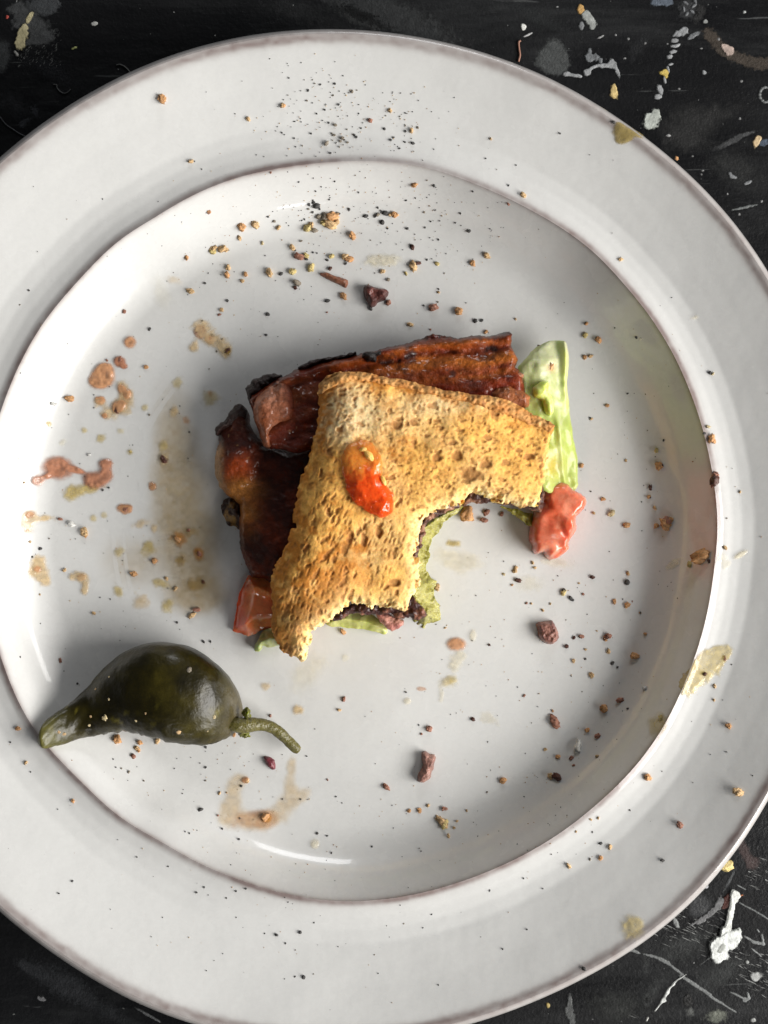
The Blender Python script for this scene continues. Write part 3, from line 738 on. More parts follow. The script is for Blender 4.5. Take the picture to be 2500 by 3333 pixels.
# ------------------------------------------------------------------ bacon
BACON = [(240, 330), (300, 290), (375, 262), (420, 237), (480, 212), (560, 196), (630, 186), (690, 163), (740, 160), (780, 143), (850, 137), (900, 115), (960, 97), (1010, 100), (1060, 112),
    (1110, 100), (1170, 102), (1210, 97), (1250, 84), (1270, 96), (1268, 140), (1280, 175), (1290, 205), (1278, 225), (1300, 245), (1310, 275), (1325, 345), (1330, 375), (1250, 430), (1000, 460), (700, 440), (560, 470), (520, 540), (440, 560), (360, 545),
    (330, 545), (300, 525), (285, 480), (265, 430), (255, 385)]
bp_ = poly('A', BACON, 14)
mid = poly('A', [(260, 420), (420, 300), (620, 240), (900, 190), (1280, 165)], 14)
btop = poly('A', [(240, 330), (420, 237), (560, 196), (690, 163), (780, 143), (900, 115), (1060, 108), (1250, 84)], 14)
def bacon_top(x, y, d):
    dt = ldist(btop, x, y)
    z = 11 + 2.2 * sm(0, 11, dt) + 1.5 * np.exp(-((dt - 2.0) / 1.3) ** 2) + .9 * fbm(x, y, .12, 3, 5) + .5 * fbm(x * .5, y, .7, 3, 6)
    z = z + .75 * np.sin(x * .42 + 2.2 * fbm(x, y, .07, 2, 11)) * sm(9, 1, dt) + .28 * np.sin(dt * 1.1 + 1.5 * fbm(x, y, .1, 2, 9))
    return z - 2.0 * np.clip(1 - d / 1.6, 0, 1) ** 2
def bacon_col(x, y, d, z):
    a, b = ca(x, y, 14)
    dt = ldist(btop, x, y)
    n = fbm(x * .4, y, .5, 4, 7)
    meat = np.array((.17, .018, .004)); fat = np.array((.38, .105, .013)); dark = np.array((.025, .006, .004))
    q = dt + 1.3 * fbm(x * .5, y, .25, 3, 17) + .5 * n
    w = .55 * np.exp(-((q - 2.6) / 1.0) ** 2) + 1.0 * np.exp(-((q - 6.8) / 1.9) ** 2) + .5 * np.exp(-((q - 11) / 1.2) ** 2)
    c = mix(meat, fat, np.clip(w * (.55 + .45 * sm(640, 900, a)) + .3 * n, 0, 1))
    dl_ = .45 * np.exp(-((q - 4.3) / .55) ** 2) + .35 * np.exp(-((q - 9.4) / .6) ** 2) + .9 * np.exp(-np.maximum(q, 0) / .9)
    c = mix(c, dark, np.clip(dl_ * (.7 + .8 * fbm(x * .3, y, .5, 3, 14)) + sm(.3, .6, fbm(x, y, .28, 4, 13)) * .7 + .6 * np.exp(-d / .6), 0, 1))
    c = mix(c, dark, .7 * np.exp(-(((a - 1120) / 50) ** 2 + ((b - 300) / 25) ** 2)))
    c = mix(c, dark, .85 * np.exp(-(((a - 720) / 32) ** 2 + ((b - 187) / 14) ** 2)))
    c = mix(c, (.09, .015, .006), .5 * sm(620, 480, a))
    return mix(c, (.45, .27, .14), sm(.62, .8, fbm(x, y, 1.2, 3, 19)) * .5)
bacon = thing('bacon_rasher', 'crisp brown bacon rasher sticking out above the toast', 'bacon')
slab('rasher', bp_, .26, bacon_top, lambda x, y, d: bacon_top(x, y, d) - 4.5 + 1.5 * np.clip(1 - d / 1.6, 0, 1), bacon_col, bacon_m, bacon, jag=(.45, .7), seed=21)
fp = poly('A', [(258, 385), (270, 345), (320, 300), (370, 268), (405, 285), (425, 330), (432, 385), (420, 432), (390, 452), (365, 455), (345, 480), (338, 528), (322, 543), (296, 527), (280, 475), (262, 430)], 15, 4)
def fold_col(x, y, d, z):
    a, b = ca(x, y, 15); n = fbm(x, y, .35, 4, 25)
    c = mix((.28, .08, .03), (.40, .17, .10), np.clip(.4 + .9 * n, 0, 1))
    return mix(c, (.09, .014, .006), np.clip(sm(360, 420, a + 30 * n), 0, 1) * .9)
slab('folded_end', fp, .25, lambda x, y, d: 10 + 5.0 * dome(d, 3.6) * (1 + .2 * fbm(x, y, .22, 3, 5)) + .25 * fbm(x, y, 1.2, 3, 8), lambda x, y, d: 9 + 0 * x, fold_col, bacon_m, bacon, jag=(.25, .5), seed=22)
kp = poly('A', [(232, 312), (240, 298), (262, 275), (300, 262), (345, 254), (377, 256), (374, 272), (335, 300), (295, 335), (262, 362), (250, 378), (240, 345)], 10)
slab('charred_edge', kp, .25, lambda x, y, d: 8.5 + 2.4 * np.sqrt(np.clip(d / 1.8, 0, 1)) + .9 * fbm(x, y, .7, 3, 31), lambda x, y, d: 5.5 + 0 * x, const((.016, .007, .006)), char_m, bacon, jag=(.5, .8), seed=23)
kp2 = poly('A', [(430, 232), (480, 206), (560, 190), (620, 182), (660, 170), (668, 178), (600, 197), (520, 208), (455, 240)], 11)
slab('charred_edge', kp2, .25, lambda x, y, d: 10.2 + 1.5 * np.sqrt(np.clip(d / .8, 0, 1)) + .5 * fbm(x, y, .7, 3, 33), lambda x, y, d: 6.5 + 0 * x, const((.014, .007, .007)), char_m, bacon, jag=(.3, .9), seed=24)
kp3 = poly('A', [(685, 190), (690, 172), (715, 165), (760, 166), (768, 182), (745, 190), (735, 205), (705, 204)], 15)
slab('charred_edge', kp3, .25, lambda x, y, d: 12.6 + 1.6 * np.sqrt(np.clip(d / 1.0, 0, 1)) + .6 * fbm(x, y, .8, 3, 35), lambda x, y, d: 9 + 0 * x, const((.009, .006, .006)), char_m, bacon, jag=(.4, .9), seed=26)
kp4 = poly('A', [(1255, 262), (1275, 240), (1300, 245), (1312, 268), (1300, 290), (1275, 292)], 13)
slab('crumbly_end', kp4, .25, lambda x, y, d: 11 + 2.2 * np.sqrt(np.clip(d / 1.2, 0, 1)) + .8 * fbm(x, y, .9, 3, 36), lambda x, y, d: 8 + 0 * x, lambda x, y, d, z: mix((.25, .09, .05), (.45, .22, .12), .5 + .5 * fbm(x, y, .8, 3, 3)), bacon_m, bacon, jag=(.4, .9), seed=27)
kp5 = poly('A', [(1180, 330), (1200, 305), (1260, 298), (1305, 318), (1335, 345), (1330, 380), (1270, 400), (1190, 380)], 13)
slab('folded_end', kp5, .25, lambda x, y, d: 12 + 2.6 * np.sqrt(np.clip(d / 2.2, 0, 1)) + .5 * fbm(x, y, .6, 3, 37), lambda x, y, d: 8 + 0 * x, lambda x, y, d, z: mix((.16, .04, .015), (.40, .14, .05), .5 + .8 * fbm(x, y, .4, 3, 4)), bacon_m, bacon, jag=(.3, .6), seed=28)

B2 = [(118, 452), (160, 432), (172, 400), (188, 378), (215, 370), (238, 400), (244, 440), (262, 480), (300, 530), (400, 560), (560, 520), (560, 900), (470, 1060), (330, 1065), (300, 1050), (250, 1046), (228, 995), (207, 930), (203, 860),
      (200, 815), (205, 760), (170, 735), (130, 695), (108, 645), (108, 575), (124, 520)]
b2p = poly('A', B2, 9)
def bulge(x, y):
    a, b = ca(x, y, 9)
    return np.exp(-(((a - 190) / 85) ** 2 + ((b - 620) / 105) ** 2) ** 1.3)
def b2_top(x, y, d):
    a, b = ca(x, y, 9)
    z = 5.5 + 3.5 * sm(130, 420, a) + 3.6 * bulge(x, y) + 1.2 * np.exp(-(((a - 195) / 45) ** 2 + ((b - 430) / 60) ** 2)) - 1.5 * sm(900, 1060, b) + .8 * fbm(x, y, .15, 3, 51) + .35 * fbm(x, y, .8, 3, 52)
    return z - 2.4 * np.clip(1 - d / 1.8, 0, 1) ** 2
def b2_col(x, y, d, z):
    a, b = ca(x, y, 9); n = fbm(x, y, .25, 4, 53)
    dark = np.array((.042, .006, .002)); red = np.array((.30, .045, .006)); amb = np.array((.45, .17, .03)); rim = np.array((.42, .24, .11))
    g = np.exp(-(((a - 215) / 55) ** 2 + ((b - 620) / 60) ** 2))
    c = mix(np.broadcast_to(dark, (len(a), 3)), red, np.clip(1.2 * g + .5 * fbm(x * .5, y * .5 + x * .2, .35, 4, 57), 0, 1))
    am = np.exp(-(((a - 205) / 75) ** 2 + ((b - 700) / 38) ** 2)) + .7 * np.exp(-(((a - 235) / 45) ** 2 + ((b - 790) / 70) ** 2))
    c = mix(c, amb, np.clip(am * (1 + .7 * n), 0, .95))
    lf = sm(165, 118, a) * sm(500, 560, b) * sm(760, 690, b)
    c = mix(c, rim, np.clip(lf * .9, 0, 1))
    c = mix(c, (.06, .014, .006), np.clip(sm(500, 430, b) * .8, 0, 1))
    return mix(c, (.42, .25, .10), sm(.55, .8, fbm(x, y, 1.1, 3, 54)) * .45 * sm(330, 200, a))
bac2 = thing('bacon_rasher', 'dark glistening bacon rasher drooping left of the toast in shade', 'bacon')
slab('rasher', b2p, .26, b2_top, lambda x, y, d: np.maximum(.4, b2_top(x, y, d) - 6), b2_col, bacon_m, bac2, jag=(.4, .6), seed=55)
kp6 = poly('A', [(112, 458), (150, 440), (172, 400), (188, 376), (216, 368), (236, 395), (240, 430), (215, 425), (185, 450), (150, 475), (122, 490)], 8)
slab('charred_edge', kp6, .25, lambda x, y, d: 6.5 + 2.2 * np.sqrt(np.clip(d / 2, 0, 1)) + .7 * fbm(x, y, .7, 3, 58), lambda x, y, d: 4 + 0 * x, const((.02, .007, .005)), char_m, bac2, jag=(.45, .8), seed=59)
kp7 = poly('A', [(150, 748), (185, 725), (240, 740), (260, 800), (240, 860), (205, 852), (172, 842), (140, 800)], 3)
slab('crumbly_end', kp7, .25, lambda x, y, d: 1.5 + 3.4 * sm(0, 4, d) + 1.0 * fbm(x, y, .7, 3, 60), lambda x, y, d: .3 + 0 * x, lambda x, y, d, z: mix((.04, .015, .008), (.30, .17, .05), sm(-.1, .4, fbm(x, y, .6, 3, 3))), bacon_m, bac2, jag=(.8, .6), seed=61)

# crumbled dark bacon showing at the bitten edge, beneath the toast
B3 = [(1380, 690), (1395, 715), (1378, 790), (1330, 784), (1280, 768), (1220, 758), (1160, 752), (1110, 756), (1075, 764), (1035, 782), (990, 800), (940, 826), (925, 845), (930, 870), (920, 905), (905, 945), (900, 972), (880, 980), (850, 960), (860, 880), (840, 800), (940, 700), (1120, 640), (1300, 650)]
b3p = poly('A', B3, 12)
bac3 = thing('bacon_rasher', 'crumbly dark bacon layer edging the bite under the toast', 'bacon')
slab('rasher', b3p, .25, lambda x, y, d: 11.5 + .9 * fbm(x, y, .8, 3, 71) - 1.0 * np.clip(1 - d / .8, 0, 1), lambda x, y, d: 7.5 + 0 * x, lambda x, y, d, z: mix((.06, .022, .016), (.34, .17, .10), sm(-.15, .45, fbm(x, y, .8, 4, 72))), bacon_m, bac3, jag=(.55, .9), seed=73)
B4 = [(560, 1200), (600, 1165), (660, 1140), (800, 1130), (880, 1120), (925, 1165), (935, 1195), (905, 1212), (870, 1195), (845, 1205), (800, 1190), (745, 1182), (700, 1186), (640, 1188), (605, 1205), (575, 1212)]
slab('crumbled_end', poly('A', B4, 10), .25, lambda x, y, d: 9.5 + .9 * fbm(x, y, .8, 3, 75) - 1.0 * np.clip(1 - d / .8, 0, 1), lambda x, y, d: 6.5 + 0 * x, lambda x, y, d, z: mix((.045, .014, .012), (.25, .10, .06), sm(-.05, .5, fbm(x, y, .7, 4, 76))), bacon_m, bac3, jag=(.5, .9), seed=77)
hp = poly('A', [(728, 1172), (760, 1176), (800, 1188), (848, 1208), (846, 1226), (820, 1242), (798, 1250), (775, 1236), (752, 1205)], 7)
ham = slab('bacon_bit', hp, .22, lambda x, y, d: 6.5 + 1.6 * np.sqrt(np.clip(d / 1.2, 0, 1)) + .5 * fbm(x, y, .7, 3, 81), lambda x, y, d: 3 + 0 * x, lambda x, y, d, z: mix((.42, .14, .12), (.6, .32, .24), .5 + .8 * fbm(x, y, .5, 3, 82)), bacon_m, None, jag=(.35, .8), seed=83)
tag(ham, 'pink bacon bit poking out below the toast beside the mash', 'bacon bit', 'bacon bits')

# ------------------------------------------------------------------ green mash, lettuce, tomato
GM = [(905, 800), (960, 790), (1040, 768), (1078, 762), (1060, 792), (1000, 832), (988, 862), (960, 892), (946, 925), (948, 955), (938, 990), (934, 1020), (955, 1043), (975, 1062), (962, 1110), (978, 1135), (992, 1155), (990, 1210), (962, 1232), (930, 1246),
      (880, 1218), (860, 1188), (800, 1120), (800, 900)]
gm = poly('A', GM, 6)
def gm_top(x, y, d):
    a, b = ca(x, y, 6)
    return 1.6 + 7.0 * sm(0, 5, d) + .9 * fbm(x, y, .5, 3, 91) + .5 * fbm(x, y, 1.1, 3, 92) - 2 * sm(1100, 1240, b)
def gm_col(x, y, d, z):
    a, b = ca(x, y, 6); n = fbm(x, y, .5, 4, 93)
    c = mix((.28, .255, .05), (.42, .39, .12), np.clip(.5 + n, 0, 1))
    c = mix(c, (.10, .05, .025), sm(.3, .6, fbm(x, y, .6, 3, 94)) * .8 * sm(1090, 1130, b))
    return mix(c, (.06, .02, .02), .9 * np.exp(-(((a - 890) / 22) ** 2 + ((b - 1192) / 18) ** 2)))
mash = slab('green_mash', gm, .23, gm_top, lambda x, y, d: zp(x, y) + .05, gm_col, spread_m, None, jag=(.45, .7), seed=95)
tag(mash, 'lumpy olive green mash oozing from the bite onto the plate', 'mash')
g2 = slab('green_mash', poly('A', [(1225, 768), (1280, 778), (1345, 796), (1352, 850), (1325, 840), (1298, 818), (1262, 792)], 5), .22, lambda x, y, d: 3.5 + 2.5 * sm(0, 3, d) + .7 * fbm(x, y, .6, 3, 96), lambda x, y, d: 1 + 0 * x,
          lambda x, y, d, z: mix((.22, .19, .03), (.34, .30, .06), np.clip(.5 + fbm(x, y, .5, 3, 97), 0, 1)), spread_m, None, jag=(.35, .8), seed=98)
tag(g2, 'small olive green mash strip under the toast beside the right tomato', 'mash')

LET = [(1285, 240), (1320, 192), (1362, 150), (1410, 130), (1455, 127), (1477, 140), (1486, 170), (1486, 220), (1479, 290), (1490, 360), (1496, 440), (1505, 500), (1520, 560), (1526, 620), (1521, 700), (1440, 720), (1370, 690), (1330, 500), (1290, 380), (1300, 300)]
lp = poly('A', LET, 7, 4)
def let_top(x, y, d):
    a, b = ca(x, y, 7)
    z = 9.5 - 5.0 * sm(1360, 1520, a) + 3.0 * np.exp(-((a - (1474 + .03 * (b - 200))) / 20) ** 2) * sm(420, 260, b) + 1.6 * np.sin((b - 120) / 62 + .01 * a) * sm(1330, 1480, a)
    z = z + 1.2 * fbm(x, y, .16, 3, 101) + 1.1 * fbm(x, y, .09, 2, 104) - 3.0 * sm(260, 130, b) + 1.2 * np.exp(-((a - 1440 - .15 * (b - 450)) / 14) ** 2) * sm(380, 460, b)
    return z - .8 * np.clip(1 - d / 1.2, 0, 1) ** 2
def let_col(x, y, d, z):
    a, b = ca(x, y, 7); n = fbm(x, y, .2, 4, 102)
    c = mix((.46, .50, .22), (.38, .46, .09), np.clip(sm(300, 480, b) * .8 + .15 * n, 0, 1))
    c = mix(c, (.52, .53, .33), .8 * sm(330, 170, b + 60 * n))
    c = mix(c, (.72, .78, .22), .8 * np.exp(-((a - (1474 + .03 * (b - 200))) / 13) ** 2) * sm(420, 300, b) * sm(150, 190, b))
    c = mix(c, (.50, .30, .03), .6 * np.exp(-(((a - 1415) / 40) ** 2 + ((b - 610) / 45) ** 2)))
    for (x0, y0), (x1, y1), ww in (((1455, 640), (1440, 330), 9), ((1440, 330), (1462, 170), 6), ((1446, 450), (1500, 380), 5), ((1450, 540), (1512, 590), 5), ((1445, 400), (1390, 330), 5), ((1450, 560), (1405, 500), 5), ((1441, 320), (1380, 210), 5), ((1462, 220), (1420, 150), 4)):
        dd_ = ldist(np.array([(x0, y0), (x1, y1)], float), a + 14 * n, b)
        c = mix(c, (.60, .64, .36), .35 * np.exp(-(dd_ / ww) ** 2))
    return mix(c, (.42, .22, .08), .6 * np.exp(-(((a - 1412) / 26) ** 2 + ((b - 238) / 16) ** 2)))
lettuce = thing('lettuce_leaf', 'pale green lettuce leaf sticking out right of the toast', 'lettuce')
slab('leaf_blade', lp, .26, let_top, lambda x, y, d: let_top(x, y, d) - .5, let_col, lettuce_m, lettuce, jag=(.3, .35), seed=103)
fo = poly('A', [(1345, 312), (1362, 296), (1382, 284), (1408, 290), (1404, 325), (1418, 345), (1427, 395), (1412, 417), (1392, 400), (1382, 360), (1352, 345)], 11, 4)
slab('leaf_fold', fo, .22, lambda x, y, d: 10.3 + 2.0 * dome(d, 1.8) + .3 * fbm(x, y, .5, 3, 105), lambda x, y, d: 7.5 + 0 * x, lambda x, y, d, z: mix((.62, .72, .10), (.74, .80, .30), np.clip(.5 + fbm(x, y, .4, 3, 106), 0, 1)), lettuce_m, lettuce, seed=107)
l2 = slab('lettuce_leaf', poly('A', [(268, 1325), (278, 1290), (308, 1250), (360, 1240), (380, 1300), (345, 1312), (318, 1315), (300, 1310), (290, 1328)], 4, 3), .22, lambda x, y, d: 2.2 + 1.8 * sm(0, 3, d) + .6 * fbm(x, y, .4, 3, 111), lambda x, y, d: zp(x, y) + .05,
          lambda x, y, d, z: mix((.50, .56, .22), (.66, .68, .40), np.clip(.5 + fbm(x, y, .3, 3, 112), 0, 1)), lettuce_m, None, jag=(.3, .5), seed=113)
tag(l2, 'pale lettuce scrap at the lower left corner of the toast', 'lettuce')
l3 = slab('lettuce_leaf', poly('A', [(545, 1212), (600, 1170), (700, 1180), (775, 1225), (778, 1262), (735, 1255), (690, 1245), (650, 1242), (600, 1236), (560, 1230)], 4, 3), .22, lambda x, y, d: 2.5 + 2.2 * sm(0, 3, d) + .5 * fbm(x, y, .4, 3, 114), lambda x, y, d: zp(x, y) + .05,
          lambda x, y, d, z: mix((.48, .50, .14), (.62, .62, .25), np.clip(.5 + fbm(x, y, .3, 3, 115), 0, 1)), lettuce_m, None, jag=(.3, .5), seed=116)
tag(l3, 'yellow green lettuce strip under the bottom edge of the toast', 'lettuce')

TR = [(1400, 700), (1415, 675), (1450, 672), (1485, 680), (1502, 700), (1556, 732), (1551, 780), (1522, 812), (1524, 860), (1496, 910), (1492, 935), (1452, 965), (1418, 978), (1400, 965), (1395, 948), (1362, 958), (1350, 920), (1338, 890), (1345, 830), (1365, 770), (1385, 730)]
trp = poly('A', TR, 7, 3)
def tr_top(x, y, d):
    a, b = ca(x, y, 7)
    crease = np.exp(-((a - 1450 + .25 * (b - 820) + 18 * fbm(x, y, .15, 2, 4)) / 12) ** 2)
    f1, f2, idr = worley(x / 5.5 + .3 * fbm(x, y, .2, 2, 127), y / 5.5, 128)
    return 2.2 + 5.2 * dome(d, 2.2) - 2.0 * sm(800, 960, b) + 2.6 * (idr - .5) * sm(0, .5, f2 - f1) + .5 * fbm(x, y, .2, 2, 121) + .12 * fbm(x, y, .7, 3, 122)
def tr_col(x, y, d, z):
    a, b = ca(x, y, 7); n = fbm(x, y, .25, 4, 123)
    c = mix((.64, .13, .06), (.70, .27, .17), np.clip(.35 + .9 * n + .4 * sm(850, 950, b), 0, 1))
    c = mix(c, (.33, .06, .03), .6 * sm(1400, 1350, a) * sm(780, 840, b))
    return mix(c, (.85, .62, .45), sm(.35, .55, fbm(x, y, .5, 3, 125)) * .6 * np.exp(-(((a - 1400) / 40) ** 2 + ((b - 880) / 50) ** 2)))
tom = slab('tomato_chunk', trp, .24, tr_top, lambda x, y, d: zp(x, y) + .05, tr_col, tomato_m, None, jag=(.35, .4), seed=126)
tag(tom, 'torn pinkish red tomato chunk right of the bite, below the lettuce', 'tomato')
TL = [(240, 1035), (330, 1050), (420, 1100), (420, 1240), (330, 1252), (290, 1250), (265, 1265), (242, 1276), (180, 1254), (186, 1215), (196, 1150), (212, 1090)]
tl = poly('A', TL, 5)
def tl_col(x, y, d, z):
    a, b = ca(x, y, 5); n = fbm(x, y, .25, 4, 131)
    c = mix((.66, .085, .02), (.60, .20, .07), np.clip(sm(200, 300, a) + .4 * n, 0, 1))
    return mix(c, (.62, .22, .13), .7 * sm(1225, 1262, b))
tom2 = slab('tomato_slice', tl, .24, lambda x, y, d: 1.2 + 5.5 * sm(0, 5, d) + .5 * fbm(x, y, .2, 3, 132), lambda x, y, d: zp(x, y) + .05, tl_col, tomato_m, None, jag=(.2, .5), seed=133)
tag(tom2, 'dark red tomato slice showing at the lower left under the bacon', 'tomato')

# ------------------------------------------------------------------ pickled pepper
def build_pepper():
    top = px('F', [(75, 745), (85, 695), (104, 648), (135, 612), (200, 566), (255, 525), (320, 470), (380, 415), (430, 352), (520, 262), (600, 208), (700, 172), (780, 160), (880, 170), (960, 190), (1060, 242), (1150, 312), (1220, 398), (1260, 470), (1280, 545), (1282, 600)])
    bot = px('F', [(78, 752), (86, 772), (100, 784), (125, 786), (180, 775), (240, 757), (290, 742), (350, 725), (400, 710), (460, 698), (530, 688), (600, 680), (660, 695), (740, 708), (830, 740), (940, 757), (1040, 768), (1130, 755), (1200, 722), (1255, 675), (1280, 615)])
    n = 96; seg = 56
    def resamp(p, t):
        d = np.r_[0, np.cumsum(np.hypot(*np.diff(p, axis=0).T))]; d /= d[-1]
        q = np.stack([np.interp(t, d, p[:, 0]), np.interp(t, d, p[:, 1])], 1)
        return q
    t = .5 - .5 * np.cos(np.linspace(0.02, 1, n) * math.pi) * 1.0
    t = .35 * t + .65 * np.linspace(0, 1, n)
    A = resamp(top, t); B = resamp(bot, t)
    for q in (A, B):
        for _ in range(5): q[1:-1] = (q[:-2] + 2 * q[1:-1] + q[2:]) / 4
    cu = (A + B) / 2; w = np.hypot(*(A - B).T) / 2 * S
    hz = w * .74
    zc = zp_uv(cu[:, 0], cu[:, 1]) + hz * .96
    zc = np.maximum(zc, 3.0)
    for _ in range(20): zc[1:-1] = (zc[:-2] + 2 * zc[1:-1] + zc[2:]) / 4
    zlow = np.maximum(zp_uv(cu[:, 0], cu[:, 1]), 0); zc = np.maximum(zc, zlow + hz * .9)
    V = []; cols = []
    ph = np.linspace(0, 2 * math.pi, seg, endpoint=False)
    for i in range(n):
        ax, ay = P(A[i, 0], A[i, 1], zc[i]); bx, by = P(B[i, 0], B[i, 1], zc[i])
        cx, cy = (ax + bx) / 2, (ay + by) / 2; hx, hy = (ax - bx) / 2, (ay - by) / 2
        c = np.cos(ph); s = np.sin(ph)
        s2 = np.sign(s) * np.abs(s) ** .7
        x = cx + c * hx; y = cy + c * hy; z = zc[i] + s2 * hz[i]
        V.append(np.stack([x, y, z], 1))
    V = np.concatenate(V)
    wr = .28 * fbm(V[:, 0] * .6 + V[:, 2] * .3, V[:, 1], .35, 3, 201) + .25 * fbm(V[:, 0], V[:, 1] + V[:, 2], .8, 3, 202) * sm(0, 12, -(V[:, 1] - V[:, 1].min()) + 14)
    ub, vb = UV(V[:, 0], V[:, 1], 8)
    fb = (vb - 2000) / .5546; fa = (ub - 80) / .5546
    low = sm(590, 680, fb) * sm(330, 430, fa) * sm(900, 800, fa)
    wr = wr + low * .55 * fbm(V[:, 0], V[:, 1] * .3, .75, 2, 205) + .16 * fbm(V[:, 0] * .35 + V[:, 1] * .2, V[:, 1] + .6 * V[:, 2], .9, 3, 206) * sm(600, 300, fa)
    C0 = np.repeat(np.array([V[i * seg:(i + 1) * seg].mean(0) for i in range(n)]), seg, 0)
    dv = V - C0; ln = np.maximum(np.linalg.norm(dv, axis=1), .01)
    V = V + dv / ln[:, None] * (wr * np.minimum(1, ln / 4))[:, None]
    nn = fbm(V[:, 0], V[:, 1] + V[:, 2] * .7, .16, 4, 203)
    col = mix((.012, .0095, .001), (.040, .032, .004), np.clip(.35 + .9 * nn, 0, 1))
    ti = np.repeat(t, seg)
    col = mix(col, (.13, .12, .03), np.clip(sm(.22, .02, ti), 0, 1) * .7)
    col = mix(col, (.15, .12, .06), np.clip(sm(.80, .97, ti), 0, 1) * .45)
    u_, v_ = UV(V[:, 0], V[:, 1], 10)
    col = mix(col, (.20, .17, .02), sm(.25, .6, fbm(V[:, 0], V[:, 1], .35, 3, 207)) * .5 * sm(2260, 2310, v_) * sm(2390, 2340, v_))
    i = np.arange(seg); j = (i + 1) % seg
    F = np.concatenate([np.stack([k * seg + i, (k + 1) * seg + i, (k + 1) * seg + j, k * seg + j], 1) for k in range(n - 1)])
    V = np.concatenate([V, [V[:seg].mean(0)], [V[(n - 1) * seg:].mean(0)]]); col = np.concatenate([col, col[:1], col[-1:]])
    e0 = n * seg; e1 = e0 + 1
    T = np.concatenate([np.stack([np.full(seg, e0), i, j], 1), np.stack([np.full(seg, e1), (n - 1) * seg + j, (n - 1) * seg + i], 1)])
    F = F[:, ::-1]; T = T[:, ::-1]
    # orientation check
    root = thing('pickled_pepper', 'whole dark olive pickled pepper with curved stem on the plate', 'pepper')
    import bmesh
    me = mesh_np('flesh', V, [F, T], col)
    bm = bmesh.new(); bm.from_mesh(me); bmesh.ops.recalc_face_normals(bm, faces=bm.faces); bm.to_mesh(me); bm.free()
    obj('flesh', me, pepper_m, root)
    bvh = BVHTree.FromPolygons([tuple(v) for v in V], [tuple(f) for f in F] + [tuple(f) for f in T])
    # stem
    sp = px('F', [(1180, 645), (1262, 652), (1330, 646), (1400, 645), (1460, 665), (1510, 705), (1550, 745), (1590, 785), (1612, 800)])
    rr = np.array([26, 50, 46, 38, 36, 35, 33, 31, 24]) * .5546 * S * .95
    zz = np.array([7.5, 7.0, 6.0, 5.0, 4.2, 3.4, 2.8, 2.4, 2.1])
    d = []
    for k in range(len(sp) - 1):
        for q in np.linspace(0, 1, 6, endpoint=False):
            d.append(np.r_[sp[k] * (1 - q) + sp[k + 1] * q, zz[k] * (1 - q) + zz[k + 1] * q, rr[k] * (1 - q) + rr[k + 1] * q])
    d.append(np.r_[sp[-1], zz[-1], rr[-1]]); d = np.array(d)
    for _ in range(5): d[1:-1] = (d[:-2] + 2 * d[1:-1] + d[2:]) / 4
    d[-1, 3] *= .6
    x, y = P(d[:, 0], d[:, 1], d[:, 2])
    st = tube('stem', np.stack([x, y, d[:, 2]], 1), d[:, 3] * (1 + .08 * fbm(x, y, .9, 2, 3)), spread_m, root, 20, (.12, .105, .03))
    # calyx: a small ragged collar with a lobe
    cv = lump_verts(611, .7, 1.6)
    ctr = px('F', [(1265, 660), (1300, 578), (1290, 705)])
    for (u, v), (rx, ry, rz), z in zip(ctr, ((1.4, 1.9, 1.7), (1.0, 1.2, .8), (1.2, .7, .8)), (6.6, 7.4, 5.4)):
        x, y = P(u, v, z)
        obj('calyx', mesh_np('calyx', cv * (rx, ry, rz) + (x, y, z), IF, np.tile((.10, .095, .016), (len(cv), 1))), spread_m, root)
    return bvh
PB = build_pepper()
def pepper_z(u, v):
    o = Vector((0, 0, H)); x, y = P(u, v, 0); dr = (Vector((x, y, 0)) - o).normalized()
    h = PB.ray_cast(o, dr)
    return h[0].z if h[0] is not None else None

# ------------------------------------------------------------------ sauce, crumbs and pepper
MARKS = [('the dark triangular bacon bit', 1222, 955), ('the thin brown bacon sliver', 1085, 905), ('the lettuce leaf', 1790, 1200), ('the right tomato chunk', 1830, 1740), ('the bite in the toast', 1500, 1800),
    ('the square bacon bit', 1785, 2062), ('the long bacon bit', 1390, 2500), ('the pepper stem', 960, 2430), ('the pepper tip', 130, 2420), ('the pickled pepper', 450, 2230), ('the folded bacon end', 890, 1340),
    ('the left tomato slice', 810, 1980), ('the big pink sauce smear', 300, 1545), ('the ringed tan sauce drop', 420, 1114), ('the sauce swirl', 860, 2640), ('the top plate edge', 1050, 130), ('the right plate edge', 2450, 1100),
    ('the bottom plate edge', 1000, 3330), ('the upper right plate edge', 1960, 360), ('the lower right plate edge', 2250, 2900), ('the largest pepper cluster', 1045, 690), ('the right end of the upper bacon', 1660, 1110),
    ('the ridge at the top', 1140, 530), ('the ridge at the right', 2335, 1720), ('the ridge at the lower right', 1990, 2590), ('the ridge at the bottom', 1100, 2930), ('the ridge at the left', 60, 1190), ('the lower left ridge', 300, 2580)]
def where(u, v):
    n, mu, mv = min(MARKS, key=lambda m: math.hypot(u - m[1], v - m[2]))
    dx, dy = u - mu, v - mv
    a = (math.degrees(math.atan2(-dy, dx)) + 382.5) % 360
    dr = ['right of', 'upper right of', 'above', 'upper left of', 'left of', 'lower left of', 'below', 'lower right of'][int(a // 45)]
    return n, dr, math.hypot(dx, dy)
ORD = ['nearest', 'second nearest', 'third nearest', 'fourth nearest', 'fifth nearest', 'sixth nearest', 'seventh nearest', 'eighth nearest', 'ninth nearest', 'tenth nearest', 'eleventh nearest', 'twelfth nearest']
PENDING = []
def pend(o, phrase, u, v): PENDING.append((o, phrase, u, v))
